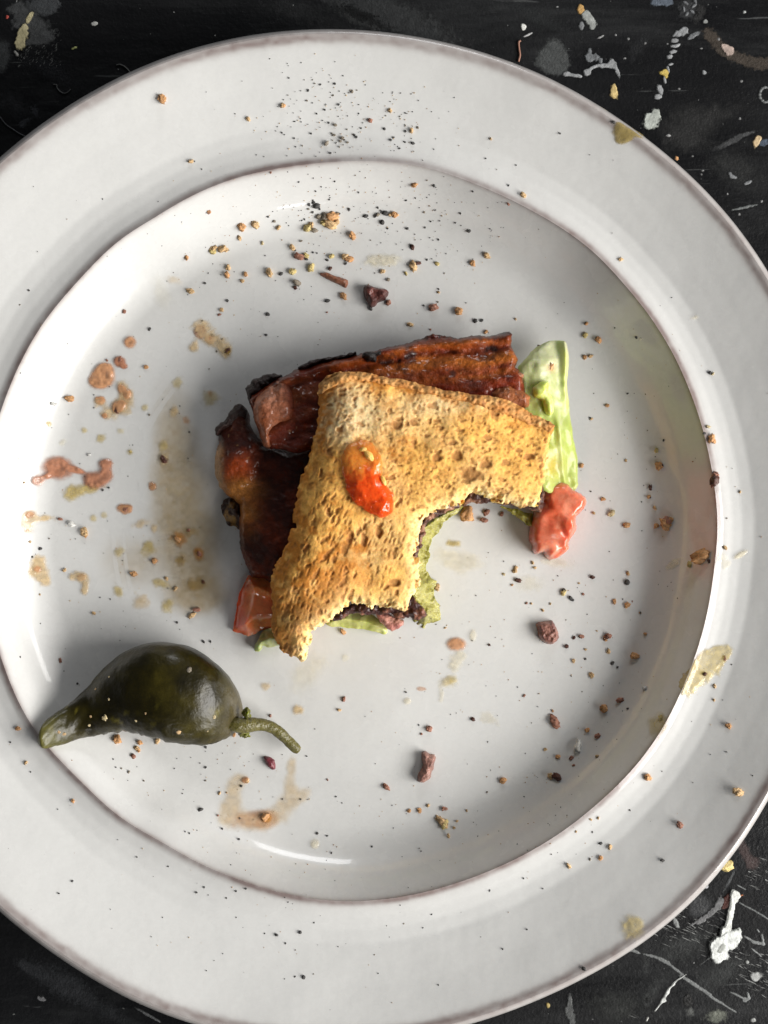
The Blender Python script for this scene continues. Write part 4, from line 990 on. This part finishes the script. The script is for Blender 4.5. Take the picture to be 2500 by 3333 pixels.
def finish_labels():
    g = {}
    for o, ph, u, v in PENDING:
        n, dr, d = where(u, v); g.setdefault((ph, n, dr), []).append((d, o))
    for (ph, n, dr), l in g.items():
        l.sort(key=lambda q: q[0])
        for i, (d, o) in enumerate(l):
            if len(l) == 1: o['label'] = f'{ph} lying {dr} {n}'
            elif i < len(ORD): o['label'] = f'{ph} {dr} {n}, {"farthest" if i == len(l) - 1 else ORD[i]}'
            else: o['label'] = f'{ph} {dr} {n}, farther out'

TAN = srgb(214, 160, 118); PINK = srgb(196, 138, 108); PALE = srgb(226, 200, 155); OIL = srgb(212, 190, 120); OLIVE = srgb(178, 146, 80); ORG = srgb(205, 140, 60); CLEAR = srgb(236, 228, 204)
SN = {TAN: 'tan', PINK: 'pinkish brown', PALE: 'pale cream', OIL: 'faint yellow', OLIVE: 'olive brown', ORG: 'orange brown', CLEAR: 'clear milky'}
def smear(c, discs, col, a, h=.35, label=None, **k):
    if col is CLEAR: a *= .6
    if h < .56 and col in (OIL, PALE, OLIVE, CLEAR, ORG) and 'edge' not in k: k['edge'] = .75; a *= .85; k.setdefault('jag', .8)
    k.setdefault('jag', .2 if h > .55 else .5); k.setdefault('jf', .75)
    if h > .55: h = .25 + h * .5; a *= .85; k.setdefault('edge', .5)
    o = fieldblob('sauce_smear', c, discs, h, col, a, smear_m, None, surf=zp_uv, seed=rnd.randint(1, 999), lump=k.pop('lump', .3), **k)
    if o is None: return
    q = px(c, [discs[0][:2]])[0]
    tag(o, label, 'sauce smear', 'sauce smears on the plate')
    if not label: pend(o, SN[col] + ' sauce smear', *q)
    return o
smear('G', [(852, 430, 42, 40)], TAN, .85, .9, 'ringed tan sauce drop with a dark dot left on the plate')
smear('G', [(678, 650, 76, 66, 10), (650, 690, 60, 40, 0), (690, 600, 40, 30, 0)], TAN, .95, 1.2, 'fat orange tan sauce blob above the pink smear', lump=.5)
smear('G', [(785, 558, 42, 36), (815, 590, 20, 14)], PINK, .95, 1.0)
smear('G', [(800, 720, 34, 40), (830, 785, 55, 60), (800, 850, 75, 55), (720, 900, 60, 40), (650, 820, 40, 36)], PALE, .55, .5)
smear('G', [(800, 740, 30, 44, 20), (840, 770, 26, 30), (790, 840, 55, 38, 15), (770, 870, 30, 28)], TAN, .9, .8, lump=.6)
smear('G', [(688, 912, 24, 22)], TAN, .9, .7)
smear('G', [(655, 812, 34, 26)], TAN, .7, .5)
smear('G', [(385, 1252, 98, 74, -8), (248, 1338, 36, 34), (300, 1315, 34, 14, 25), (505, 1268, 46, 17, -18), (612, 1338, 66, 58, -20), (695, 1305, 52, 44, 50), (695, 1225, 48, 34)], PINK, .95, 1.2, 'big pinkish sauce smear with rounded lobes at the left', lump=.5)
smear('G', [(470, 1420, 56, 50), (580, 1390, 90, 40, 10)], OIL, .6, .5)
smear('G', [(200, 1560, 44, 34), (185, 1630, 40, 60), (285, 1585, 66, 24, 5)], PALE, .75, .5)
smear('G', [(200, 1560, 34, 28)], TAN, .8, .7)
smear('G', [(185, 1668, 28, 20)], ORG, .5, .5)
smear('G', [(240, 1880, 50, 60, -20), (260, 1940, 55, 60, -20), (300, 1995, 30, 36)], PALE, .65, .45)
smear('G', [(248, 1912, 26, 26)], TAN, .6, .5)
smear('G', [(510, 1965, 62, 36, 10), (555, 2035, 30, 56, -10)], PALE, .75, .55)
smear('G', [(535, 1968, 30, 26)], TAN, .9, .7)
smear('G', [(1320, 340, 60, 70, 20), (1400, 410, 80, 56, -30), (1480, 485, 50, 55), (1270, 468, 40, 40)], PALE, .6, .45)
smear('G', [(1310, 360, 40, 44)], PINK, .45, .4)
smear('G', [(1490, 490, 24, 30)], OLIVE, .9, .6)
smear('G', [(1375, 410, 34, 28)], TAN, .5, .4)
smear('G', [(820, 1522, 50, 34)], TAN, .65, .5)
smear('G', [(820, 1525, 20, 14, 15)], PINK, .9, .6)
smear('G', [(1000, 1375, 26, 26)], TAN, .6, .5)
for x, y, rx, ry, c, a in ((1070, 1110, 34, 40, OIL, .45), (1075, 1200, 36, 60, PALE, .5), (1160, 695, 36, 50, OIL, .4), (1380, 800, 60, 60, OIL, .35), (1375, 765, 24, 22, ORG, .35), (1140, 890, 36, 40, PALE, .5), (1220, 940, 26, 26, ORG, .3),
        (950, 860, 28, 28, OIL, .4), (660, 1060, 36, 32, OIL, .45), (790, 1012, 26, 24, OIL, .5), (553, 1005, 24, 26, OIL, .45), (1175, 1710, 60, 52, ORG, .55), (1300, 1815, 36, 50, ORG, .5), (1185, 1855, 46, 46, OLIVE, .5), (975, 1780, 60, 56, OIL, .5),
        (1012, 1862, 28, 24, ORG, .8), (1280, 2020, 76, 62, OLIVE, .45), (1050, 2005, 60, 36, OIL, .5), (780, 1800, 44, 30, OIL, .4), (775, 2060, 36, 40, OIL, .5), (930, 2130, 66, 60, PALE, .4), (1100, 2150, 46, 46, OIL, .5),
        (1010, 1650, 28, 40, PALE, .5), (920, 1620, 60, 30, PALE, .35), (680, 1560, 26, 24, OIL, .35), (615, 1580, 26, 26, OIL, .4), (850, 1150, 22, 20, OIL, .4), (415, 1085, 36, 26, CLEAR, .5), (320, 965, 16, 18, OIL, .5), (1140, 25, 50, 30, PALE, .35), (1060, 120, 60, 120, CLEAR, .3), (1240, 1670, 60, 40, OLIVE, .3), (1150, 1390, 50, 60, CLEAR, .3)):
    smear('G', [(x, y, rx, ry, rnd.randint(-30, 30))], c, a, .4)
# thin grease film over the shaded left of the floor
GREASE = srgb(186, 158, 98); SN[GREASE] = 'thin yellowish grease'
for dsc, a in (([(1150, 1200, 200, 500, 5), (1250, 1750, 260, 330, 0), (1300, 2080, 200, 140, 0)], .30), ([(900, 1870, 250, 210, 0)], .15)):
    smear('G', dsc, GREASE, a, .03, res=.6, jag=.4, jf=.12, edge=.9, lump=0, base=.006)
smear('e', [(930, 375, 46, 34), (1010, 372, 62, 34)], CLEAR, .75, .45, 'milky cream sauce patch above the dark triangular bacon bit')
smear('S', [(1000 - 735, 170, 120, 60, -20)], CLEAR, .45, .2, jf=.3)
smear('S', [(240, 95, 40, 16)], OIL, .6, .3)
smear('S', [(255, 548, 44, 32)], TAN, .75, .8, 'round tan sauce drop just below the green mash')
smear('S', [(280, 600, 28, 24), (250, 640, 40, 40), (220, 720, 50, 30), (190, 780, 14, 30)], CLEAR, .6, .4)
smear('S', [(225, 715, 44, 22, 25)], OIL, .55, .4)
smear('S', [(330, 510, 18, 30, 0)], CLEAR, .5, .7)
smear('S', [(35, 805, 20, 16)], CLEAR, .6, .8)
smear('S', [(100, 750, 22, 10)], TAN, .3, .3)
smear('S', [(1390, 640, 90, 52, 40), (1310, 720, 60, 40, 50), (1430, 605, 50, 24, 30)], OIL, .55, .5, 'yellowish grease patch spilling over the right ridge', edge=.2)
smear('S', [(1160, 910, 36, 60, -25)], OIL, .6, .5)
smear('S', [(1240, 180, 0 + 30, 16, 30), (1225, 200, 26, 12, 30)], CLEAR, .7, .5)
smear('S', [(1535, 145, 36, 12, 30)], CLEAR, .85, .7)
smear('E', [(1065, 1355, 44, 46, 0), (1090, 1330, 30, 24, 0)], OIL, .7, .5, 'dried yellowish drip by the lower right plate edge')
smear('C', [(1035, 565, 44, 26, -35), (1025, 600, 24, 22, 0), (1095, 578, 36, 14, -30)], YEL, .6, .35, 'yellow mustard coloured smear on the upper right plate edge')
SN[YEL] = 'mustard yellow'
smear('R', [(1020, 295, 30, 16, 20)], CLEAR, .7, .5)
smear('R', [(625, 450, 16, 12)], CLEAR, .8, .5)
smear('R', [(1210, 2030, 50, 50, 20), (1250, 2080, 40, 20, 40)], CLEAR, .4, .3)
smear('D', [(1030, 720, 44, 36, 30), (1010, 790, 36, 60, 10), (980, 850, 40, 50, 0), (1070, 890, 100, 44, -5), (1170, 880, 70, 40, 10), (1230, 820, 46, 50, 45), (1255, 740, 34, 60, 5), (1310, 780, 50, 30, 40), (1260, 650, 24, 40, 0)], PALE, .27, .14, 'swirled tan sauce streak shaped like a hook below the stem', jf=.5, edge=.9, res=.25)
smear('D', [(1090, 885, 110, 40, 0), (1150, 880, 50, 34)], TAN, .28, .15, jf=.5, edge=.8)
smear('D', [(1150, 880, 26, 20)], ORG, .8, .6)
smear('D', [(1060, 715, 18, 16)], TAN, .8, .6)
smear('D', [(1290, 410, 26, 24)], PALE, .6, .4)
smear('D', [(1150, 310, 24, 20)], PALE, .5, .4)
smear('D', [(1360, 990, 20, 20)], CLEAR, .8, .8)
smear('D', [(1330, 260, 120, 60, 50)], CLEAR, .3, .15, jf=.3)
smear('D', [(1490, 185, 18, 16)], CLEAR, .5, .5)
smear('S', [(400, 880, 60, 30, -30)], CLEAR, .35, .2)
smear('S', [(580, 280, 70, 40, 0)], CLEAR, .3, .2)
smear('S', [(700, 175, 90, 30, -10)], CLEAR, .4, .25)

KN = {'t': ('crumb', 'tan toast crumb', 'crumb', 'toast crumbs on the plate'), 'o': ('crumb', 'orange brown toast crumb', 'crumb', 'toast crumbs on the plate'), 'c': ('crumb', 'pale cream crumb', 'crumb', 'toast crumbs on the plate'),
      'y': ('crumb', 'yellowish crumb', 'crumb', 'toast crumbs on the plate'), 'r': ('bacon_crumb', 'reddish brown bacon crumb', 'crumb', 'bacon crumbs on the plate'), 'd': ('bacon_crumb', 'dark brown bacon crumb', 'crumb', 'bacon crumbs on the plate'),
      'k': ('pepper_speck', 'black pepper speck', 'pepper speck', 'pepper specks on the plate'), 'g': ('pepper_speck', 'grey brown pepper speck', 'pepper speck', 'pepper specks on the plate'), 'w': ('chip', 'white waxy chip', 'crumb', 'toast crumbs on the plate')}
def place(c, x, y, r, kind, asp=None, ang=None, zf=None, label=None, hz=.75):
    ox, oy, k = CROPS[c]
    u = ox + x * k; v = oy + y * k
    R = r * k * S * (.74 if kind in 'kg' else .88) * rnd.uniform(.85, 1.1)
    z = float(zp_uv(u, v)) if zf is None else zf(u, v)
    if z is None: return
    asp = asp or rnd.uniform(1.0, 1.7)
    nm, ph, cat, grp = KN[kind]
    o = bpy.data.objects.new(nm, rnd.choice(PROTO[kind])); C.objects.link(o)
    X, Y = P(u, v, z)
    o.location = (X * .001, Y * .001, (z + R * hz * .55) * .001)
    a = math.radians(ang) if ang is not None else rnd.uniform(0, 6.28)
    o.rotation_euler = (rnd.uniform(-.4, .4), rnd.uniform(-.4, .4), a)
    o.scale = (R * asp ** .5, R / asp ** .5, R * hz)
    tag(o, label, cat, grp)
    if not label:
        sz = 'larger ' if R > 1.0 else ('tiny ' if R < .38 else '')
        pend(o, sz + ph, u, v)
    return o
def many(c, s):
    for l in s.split(';'):
        f = l.split()
        if not f: continue
        place(c, float(f[1]), float(f[2]), float(f[3]), f[0], float(f[4]) if len(f) > 4 else None, float(f[5]) if len(f) > 5 else None)
# upper rim
many('H', '''k 112 150 9;k 525 202 15;k 285 264 12;k 395 210 12;g 345 200 9;k 472 186 8;g 252 167 7;g 326 167 7;k 487 280 6;g 510 308 11;k 567 268 7;g 680 275 15;g 725 260 9;k 600 130 8;k 800 213 6;g 275 355 9;k 65 346 7;g 105 305 7;
k 560 390 14 1.7 60;k 434 436 13;k 362 470 11;k 534 420 6;k 740 470 10;k 558 495 6;k 472 553 11;k 217 516 6;k 168 541 7;k 223 545 7;g 530 575 20;k 50 642 12;k 72 660 8;k 312 650 12;k 160 693 11;k 174 768 8;g 233 760 8;
k 390 817 6;k 485 826 13;g 500 648 12;g 520 665 16;g 450 740 30;g 595 690 22;g 575 720 16;k 610 705 12;k 700 662 18;k 720 682 17;g 640 730 11;k 603 752 7;g 565 770 8;k 534 735 7;k 762 602 11;g 635 613 9;k 686 590 6;
r 842 532 20;t 1020 445 24;g 985 490 9;k 1160 465 9;g 1112 496 8;k 972 608 17;k 1028 708 18;k 1052 684 12;k 1160 628 14;t 1215 622 20;g 1272 597 18;k 1228 738 23;k 1155 725 14 2 -10;k 1108 784 12;k 1066 748 6;g 1160 575 9;g 1235 810 8;
k 1278 353 8;k 1118 286 7;k 1058 340 5;o 58 402 20 1.8 35;g 505 710 8;k 200 1085 12;k 333 1050 9;k 525 1080 12;k 402 1128 9;g 710 1025 9;k 350 1165 7;k 740 1182 7;k 1130 1080 6;o 1240 1115 22 1.8 15;k 1418 1112 13;k 1436 1133 8;g 1355 1070 9;
k 1248 1230 8;k 1163 1252 11;k 1374 1200 7;k 1285 1316 7;g 1380 1303 9;k 1430 1340 12 2 15;g 1330 1358 12;k 1650 1365 10;g 1017 1222 8;k 540 1152 6;k 865 1175 6;k 225 12 7;k 100 20 6;k 527 4 6''')
many('B', 'o 702 428 17 1.05;t 1220 458 9;t 1073 515 10 1.5 -40;t 826 698 9;k 840 697 5;k 872 731 4;k 444 860 4;r 1170 745 5;o 903 916 8')
many('C', 'k 992 528 11 1.4 -10;k 760 577 5;t 600 842 12;k 538 801 6;k 571 714 4;k 440 685 4;r 537 882 7;o 130 800 10;o 1263 685 8;g 487 732 3')
many('O', 'k 323 710 4;k 62 627 3;k 1533 805 5;g 1533 806 3;t 1340 560 5;k 1360 1750 3;t 1060 300 3')
# cluster and floor, top
many('e', '''k 650 108 20;k 635 90 11;k 632 80 7;k 612 100 10;g 608 122 8;k 630 138 7;k 665 122 9;g 690 160 26;o 728 160 24;t 715 195 28;y 690 190 20;g 660 160 18;k 708 168 15;t 750 185 16;g 750 145 10;y 605 215 22;g 637 227 18;t 625 200 14;
k 590 172 6;k 577 178 5;k 712 75 6;k 760 145 8;k 810 122 10;k 893 157 13;k 988 143 20;k 972 188 17;k 935 158 10;g 950 150 12;o 1032 150 16;t 1010 150 10;k 998 217 8;k 950 115 7;k 965 130 6;
r 120 136 11;k 411 160 7;g 442 182 10;t 463 213 13;o 283 210 19;t 350 195 20;k 356 215 10;t 272 262 13;o 825 252 20;k 1094 218 9;k 1112 300 9;d 1120 310 12;k 1397 230 11;k 1330 190 6;k 1355 143 7;k 1254 180 5;k 1210 183 5;k 1182 213 6;
k 1248 272 7;k 1205 263 5;k 1090 78 6;k 1133 68 5;k 1415 35 9;k 1225 8 10;o 1130 5 10;c 383 290 8;g 575 278 10;t 530 310 15;k 545 325 6;y 140 330 14;t 145 315 14;t 190 318 18;t 205 322 12;k 217 322 6;o 12 362 14;r 562 355 20;y 598 350 13;k 598 368 10;
k 632 335 6;k 652 338 5;k 702 372 11;t 790 355 20;o 808 370 16;k 792 390 9;y 722 355 11;t 215 408 17;o 210 447 16;o 302 443 12;t 418 432 20;t 284 475 12;k 475 440 13;y 530 430 16;y 622 410 22 1.5 70;g 555 485 22;d 545 508 10;k 397 350 5;k 118 436 4;k 100 486 8;t 30 525 16;
k 210 572 9;t 184 618 11;r 172 640 7 2 15;k 410 638 14;k 702 572 16 1.7 5;o 782 548 18;r 1003 580 13;t 973 428 14;d 715 415 10;t 1122 405 20;d 1148 388 14 1.7 10;k 1192 370 6;k 1215 366 5;y 1240 390 10;r 1222 605 22;o 1345 622 19;t 1110 690 13;k 1430 670 15;k 1460 668 13;k 1382 582 5;
t 1485 352 15;o 1415 390 14;r 1418 385 9;y 1088 438 10;g 1002 468 10;k 1248 515 7;t 1247 530 8;k 1175 595 7;g 1245 578 5;t 1626 662 7;o 1480 725 10;k 915 610 14;r 1208 712 6;g 1277 437 5;k 402 738 9;r 700 628 5;g 915 275 5;k 855 40 6;k 645 35 6''')
# left
many('G', '''k 190 92 8;g 130 186 7;t 1248 96 20;k 1490 158 10;t 1453 218 13;r 1435 250 8 2 10;k 1342 44 10 1.6 -10;r 815 232 13;k 980 345 12 1.6 70;d 852 436 7;r 700 548 9;o 957 592 16;o 455 800 24 1.6 -15;d 768 875 20;r 790 545 18;k 655 832 7;k 655 820 7;k 615 775 5;k 615 860 6;k 718 722 5;r 720 655 10;
k 1178 848 6;k 1240 1018 7;d 1075 1198 24 1.4 -40;k 1232 1190 6;k 838 1308 5;k 712 1382 9;k 673 1398 9;k 556 1308 8;k 523 1225 5;r 395 1588 14 2 -15;t 552 1672 26;o 560 1690 16;k 265 1782 16 1.4 20;k 212 1835 9;t 197 1737 9;t 424 1922 12;o 878 1948 19;g 322 1715 7;
k 1288 365 8;k 1325 290 7;k 1388 382 9;k 1454 410 10;d 1492 485 16;k 1420 490 8;t 1090 1975 14;d 1330 2000 13;t 1150 2045 16 2 50;r 820 1522 16 1.5 -20;r 1235 1660 14;o 1165 1720 20;r 1310 1820 18;g 1200 1845 12;o 1012 1862 18;g 978 905 9;k 1105 1070 4;k 848 1104 4;r 1285 2180 16 2 10;t 615 2205 12;k 655 2100 6;k 722 2112 6;
t 158 1348 10;o 688 910 12;w 470 1622 20 1.6 -20;w 350 835 16 1.6 -20;w 585 1168 12;k 962 1632 5;k 1065 805 4;g 1370 605 6;y 855 1148 9;k 1100 2040 6;t 262 2082 7;t 1000 1378 12''')
many('D', '''o 80 492 11 1.5 5;t 112 640 8;k 45 552 5;k 133 680 4;k 890 660 6;g 888 718 6;k 868 842 12;k 960 925 7;k 1032 970 9;k 800 938 5;k 818 945 5;r 942 868 5;t 948 772 7;t 980 770 4;k 1043 740 8;t 1068 718 9;k 1036 880 6;o 1148 872 16;k 1162 880 8;k 1094 885 4;k 1220 797 5;k 1298 798 6;k 1452 787 5;r 1415 714 5;
r 1485 366 9;t 1465 412 8;r 1168 438 7;k 1325 612 5;o 315 805 9;o 508 540 18;o 605 552 11;o 598 585 11;r 577 612 10;t 680 545 14;t 590 575 10;k 490 625 4;g 557 680 7;g 525 665 6;k 500 660 5;g 622 718 5;k 313 1152 6;k 255 1205 6;k 848 1200 6;k 882 1178 6;k 900 1212 3;k 978 1225 6;k 1020 1195 6;k 1062 1184 6;
k 1296 1372 11;k 1195 1384 9;k 1143 1378 5;k 1234 1420 5;k 1312 1566 10 1.4 -60;k 1274 1564 5;k 1230 1574 4;g 1355 1553 5;k 1020 1308 4;k 1357 1332 4;k 1414 956 6;k 1370 945 8;k 1607 1002 6;k 1432 1030 5;g 1276 1450 4;k 1634 1550 4;k 1050 1352 3;k 765 34 7;k 910 118 8;k 880 118 8;t 828 4 14;k 727 1088 4;r 262 198 9;k 335 298 6;k 88 183 5;k 592 1048 4;g 1618 1470 4;k 890 573 7;o 1012 520 8''')
# right part of the floor
many('S', '''k 1024 270 20 1.05;o 1028 230 10;k 770 340 16;k 738 306 14;y 740 315 12;k 780 350 10;d 868 246 11 1.5 0;t 808 275 5;r 826 323 6;k 838 614 7;k 958 634 12;k 982 652 7;o 1058 600 18 1.5 -25;r 935 512 15 1.4 50;o 925 525 10;t 784 624 11;d 752 558 10;d 785 520 7;r 820 514 10 2 -10;t 940 580 11;t 862 688 12;
k 773 692 5;o 1106 502 8;k 1084 407 8;t 1083 408 6;o 967 358 10;o 1026 372 12;k 1005 346 5;r 1048 356 4;r 990 800 14 1.5 15;o 920 838 20 1.6 -60;k 1027 838 8;r 698 895 26 1.5 -45;o 845 935 12;r 890 962 12;o 712 1055 12;r 773 1060 10;t 890 1052 9;w 802 1005 20 2.2 80;t 657 1022 8;t 680 1142 15;d 708 1140 22 1.3 -30;o 465 1162 14;r 783 1093 6;
r 133 930 13;d 330 885 11;k 88 912 6;r 100 952 5;d 405 552 6;k 30 765 6;k 470 176 5;k 328 532 5;d 535 262 12 1.5 -20;t 520 220 12;t 525 205 10;c 470 235 6;t 610 205 8;t 600 182 7;o 508 282 5;r 572 364 6;t 594 366 5;t 680 366 5;k 345 330 4;t 645 395 6;k 395 1213 5;k 398 988 4;r 562 780 6;k 532 742 4;t 837 572 6;g 822 762 4;k 990 723 3;t 207 475 5;
o 1356 150 40 1.6 20;d 1392 175 9;o 1380 148 16;y 1305 190 14;t 1466 115 10;o 1118 1148 16;t 1525 1215 20;o 1480 915 12;r 1462 612 10;d 1373 682 13 1.3 0;t 1418 738 8;k 1495 640 5;t 1416 800 6;o 1022 14 15;o 1155 16 12;o 1195 8 24;w 1105 745 12 1.6 30;y 1175 880 12;o 690 848 5;k 620 828 3;g 750 440 4;t 888 488 4;k 1455 800 3;k 1590 1140 4;k 1472 1032 3''')
many('R', '''o 238 340 16;y 232 425 20;o 325 455 24;k 310 445 14;o 228 582 18;t 270 575 15;k 445 370 8;k 535 843 11;k 665 847 6;o 388 930 16;k 268 1018 14;t 275 1025 10;k 795 1180 11;y 745 1250 20 1.4 70;o 760 1368 32;d 785 1360 12;d 700 1518 18;o 688 1585 14;d 700 1588 7;t 732 1665 16;r 815 1755 36;o 850 1750 18;r 800 1795 22;o 745 1797 16;o 528 1790 22;c 418 1705 24;t 292 1702 12;o 362 1602 15;k 272 1547 8;k 637 1622 7;
o 205 1360 16;t 525 1325 12;o 1140 1165 30 1.5 60;o 1155 1185 18;k 1090 1130 14;d 1162 1462 42 1.6 70;r 1170 1435 24;k 1130 692 16;c 1150 700 10;c 1115 1080 14;k 600 440 13;t 1345 1550 10;g 1250 1740 8;t 1240 1955 14;y 985 2075 16 1.6 30;k 1125 2052 9;d 285 2165 15 1.5 5;t 540 2135 14;k 188 2205 6;k 465 1278 5;k 680 1108 5;k 35 2155 6;k 640 1830 5;r 1005 1332 5''')
many('E', '''t 248 890 22 1.9 -45;y 262 905 16;r 262 838 10;o 153 846 10;o 108 848 9;t 303 920 7;t 278 957 9;r 512 718 11;r 10 745 14;k 40 922 4;t 315 892 5;t 357 846 5;g 152 1010 5;k 160 1022 4;k 78 1046 3;k 575 992 4;k 405 957 4;k 457 1192 6;g 445 768 5;t 190 825 8;k 1203 1062 11 1.5 -20;r 1278 908 14;k 935 988 10;o 935 1050 9;t 975 1005 11 1.6 70;g 890 1057 6;t 797 1085 10 2 -60;t 925 878 7;t 892 885 6;k 900 940 6;
t 830 938 5;k 603 1140 4;k 685 1184 4;k 513 1445 5;k 618 1360 5;k 168 1353 5;g 85 1335 5;k 205 1295 5;k 1480 595 4;t 870 150 5;k 870 192 7;g 848 95 8;t 898 265 12;d 960 98 14 1.6 40;k 865 1530 11 1.8 -45;k 235 1600 5;k 70 1255 5;k 105 1180 4''')
# on the pepper, the toast and the leaf
for x, y, r, k in ((497, 367, 5, 'c'), (418, 438, 7, 't'), (495, 497, 7, 'c'), (390, 598, 10, 't'), (380, 650, 9, 'c'), (470, 605, 15, 'c'), (655, 625, 7, 'c'), (710, 582, 7, 't'), (905, 690, 14, 't'),
                   (965, 325, 16, 'g'), (1112, 600, 9, 'c'), (200, 690, 10, 't'), (232, 702, 11, 't'), (1075, 685, 5, 'c')):
    place('F', x, y, r, k, zf=pepper_z, hz=.4)
for x, y, r, k, z in ((1408, 236, 17, 'o', 7.6), (1390, 150, 5, 'k', 6), (1420, 205, 4, 'k', 7), (1372, 152, 9, 'd', 5)):
    place('A', x, y, r, k, zf=lambda u, v: z, hz=.5)
for x, y, r, k in ((1090, 800, 26, 'o'), (1165, 792, 14, 'r'), (1158, 822, 15, 'r'), (1225, 797, 8, 'r'), (612, 1250, 12, 'o'), (975, 1080, 14, 't'), (335, 1270, 7, 't'), (1410, 965, 10, 'r')):
    place('A', x, y, r, k)
# the named bacon bits
def bit(c, pts, z, h, cols, label, name='bacon_bit', jag=.3, m=None, rnd_=1.0):
    pl = poly(c, pts, z, 2)
    sd = rnd.randint(1, 900)
    o = slab(name, pl, .18, lambda x, y, d: zp(x, y) + h * np.sqrt(np.clip(d / rnd_, 0, 1)) * (.92 + .2 * fbm(x, y, .45, 3, sd)) + .25 * fbm(x, y, 1.4, 3, sd + 1) + .1, lambda x, y, d: zp(x, y) + .05, lambda x, y, d, z_: mix(cols[0], cols[1], np.clip(.5 + 1.1 * fbm(x, y, .6, 4, sd + 2), 0, 1)), m or bacon_m, None, jag=(jag, .8), seed=sd)
    tag(o, label, 'bacon bit', 'bacon bits')
bit('e', [(888, 485), (935, 498), (985, 508), (1002, 525), (990, 560), (950, 578), (915, 602), (900, 575), (878, 525)], 1, 3.2, ((.05, .014, .012), (.17, .055, .045)), 'dark triangular charred bacon bit above the bacon rasher')
bit('e', [(660, 432), (690, 424), (740, 442), (802, 462), (795, 502), (770, 492), (720, 468), (680, 448)], 1, 1.8, ((.22, .085, .045), (.30, .12, .07)), 'thin flat brown bacon sliver like a splinter near the top', jag=.12)
bit('S', [(620, 462), (650, 448), (690, 447), (708, 470), (722, 520), (700, 545), (668, 553), (635, 530), (625, 495)], 1, 3.6, ((.17, .065, .055), (.36, .17, .13)), 'square pinkish brown bacon bit on the plate right of centre')
bit('S', [(100, 1040), (118, 1034), (135, 1048), (160, 1052), (162, 1085), (150, 1125), (140, 1160), (105, 1176), (82, 1168), (88, 1135), (105, 1110), (98, 1070)], 1, 2.8, ((.22, .10, .08), (.36, .19, .15)), 'long lumpy pinkish bacon bit at the lower middle of the plate')
bit('D', [(1135, 622), (1155, 620), (1182, 635), (1188, 672), (1172, 678), (1148, 655)], 1, 1.6, ((.13, .02, .03), (.24, .05, .06)), 'small dark crimson scrap below the pepper stem', jag=.15, name='bacon_bit')
# lump stuck on the outer lip of the plate
cvx = lump_verts(777, .35, 1.7)
uu, vv = px('L', [(1275, 320)])[0]; xx, yy = P(uu, vv, 10.0)
lo = obj('crumb', mesh_np('crumb', cvx * (2.0, 1.5, 1.4) + (xx, yy, 10.2), IF), KM['y'])
tag(lo, 'yellow crusty lump stuck on the outer lower right plate edge', 'crumb', 'toast crumbs on the plate')
# dust too fine to count
def dust():
    V0, F0 = ico(1); Vs = []; Fs = []; n = 0; cs = []
    cl = [(1060, 380, 150, 90, 150), (1300, 400, 100, 80, 60), (1050, 690, 110, 60, 90), (1300, 700, 160, 90, 90), (1500, 760, 140, 90, 60), (850, 900, 260, 180, 120), (1750, 2250, 260, 260, 160), (2000, 1400, 160, 260, 60), (700, 2450, 260, 90, 60), (900, 2700, 260, 130, 60), (1000, 3000, 320, 120, 50), (450, 1800, 260, 350, 110), (1900, 2700, 160, 90, 40), (1200, 1700, 1000, 1000, 240)]
    for cx, cy, sx, sy, k in cl:
        for i in range(k):
            u = rnd.gauss(cx, sx); v = rnd.gauss(cy, sy)
            t = float(tparam(np.array(u), np.array(v))[0])
            if t > 1.9: continue
            r = rnd.uniform(.05, .17); z = float(zp_uv(u, v)); x, y = P(u, v, z)
            Vs.append(V0 * (r * rnd.uniform(.8, 1.4), r, r * .7) + (x, y, z + r * .4)); Fs.append(F0 + n); n += len(V0)
            c = rnd.choice([(.02, .02, .02), (.06, .05, .04), (.35, .2, .09), (.5, .35, .18)])
            cs.append(np.tile(c, (len(V0), 1)))
    m = M('dust', rough=.7)
    tag(obj('pepper_dust', mesh_np('pepper_dust', np.concatenate(Vs), np.concatenate(Fs), np.concatenate(cs)), m), 'fine dust of ground pepper and crumbs scattered over the plate', None, None, 'stuff')
dust()
finish_labels()
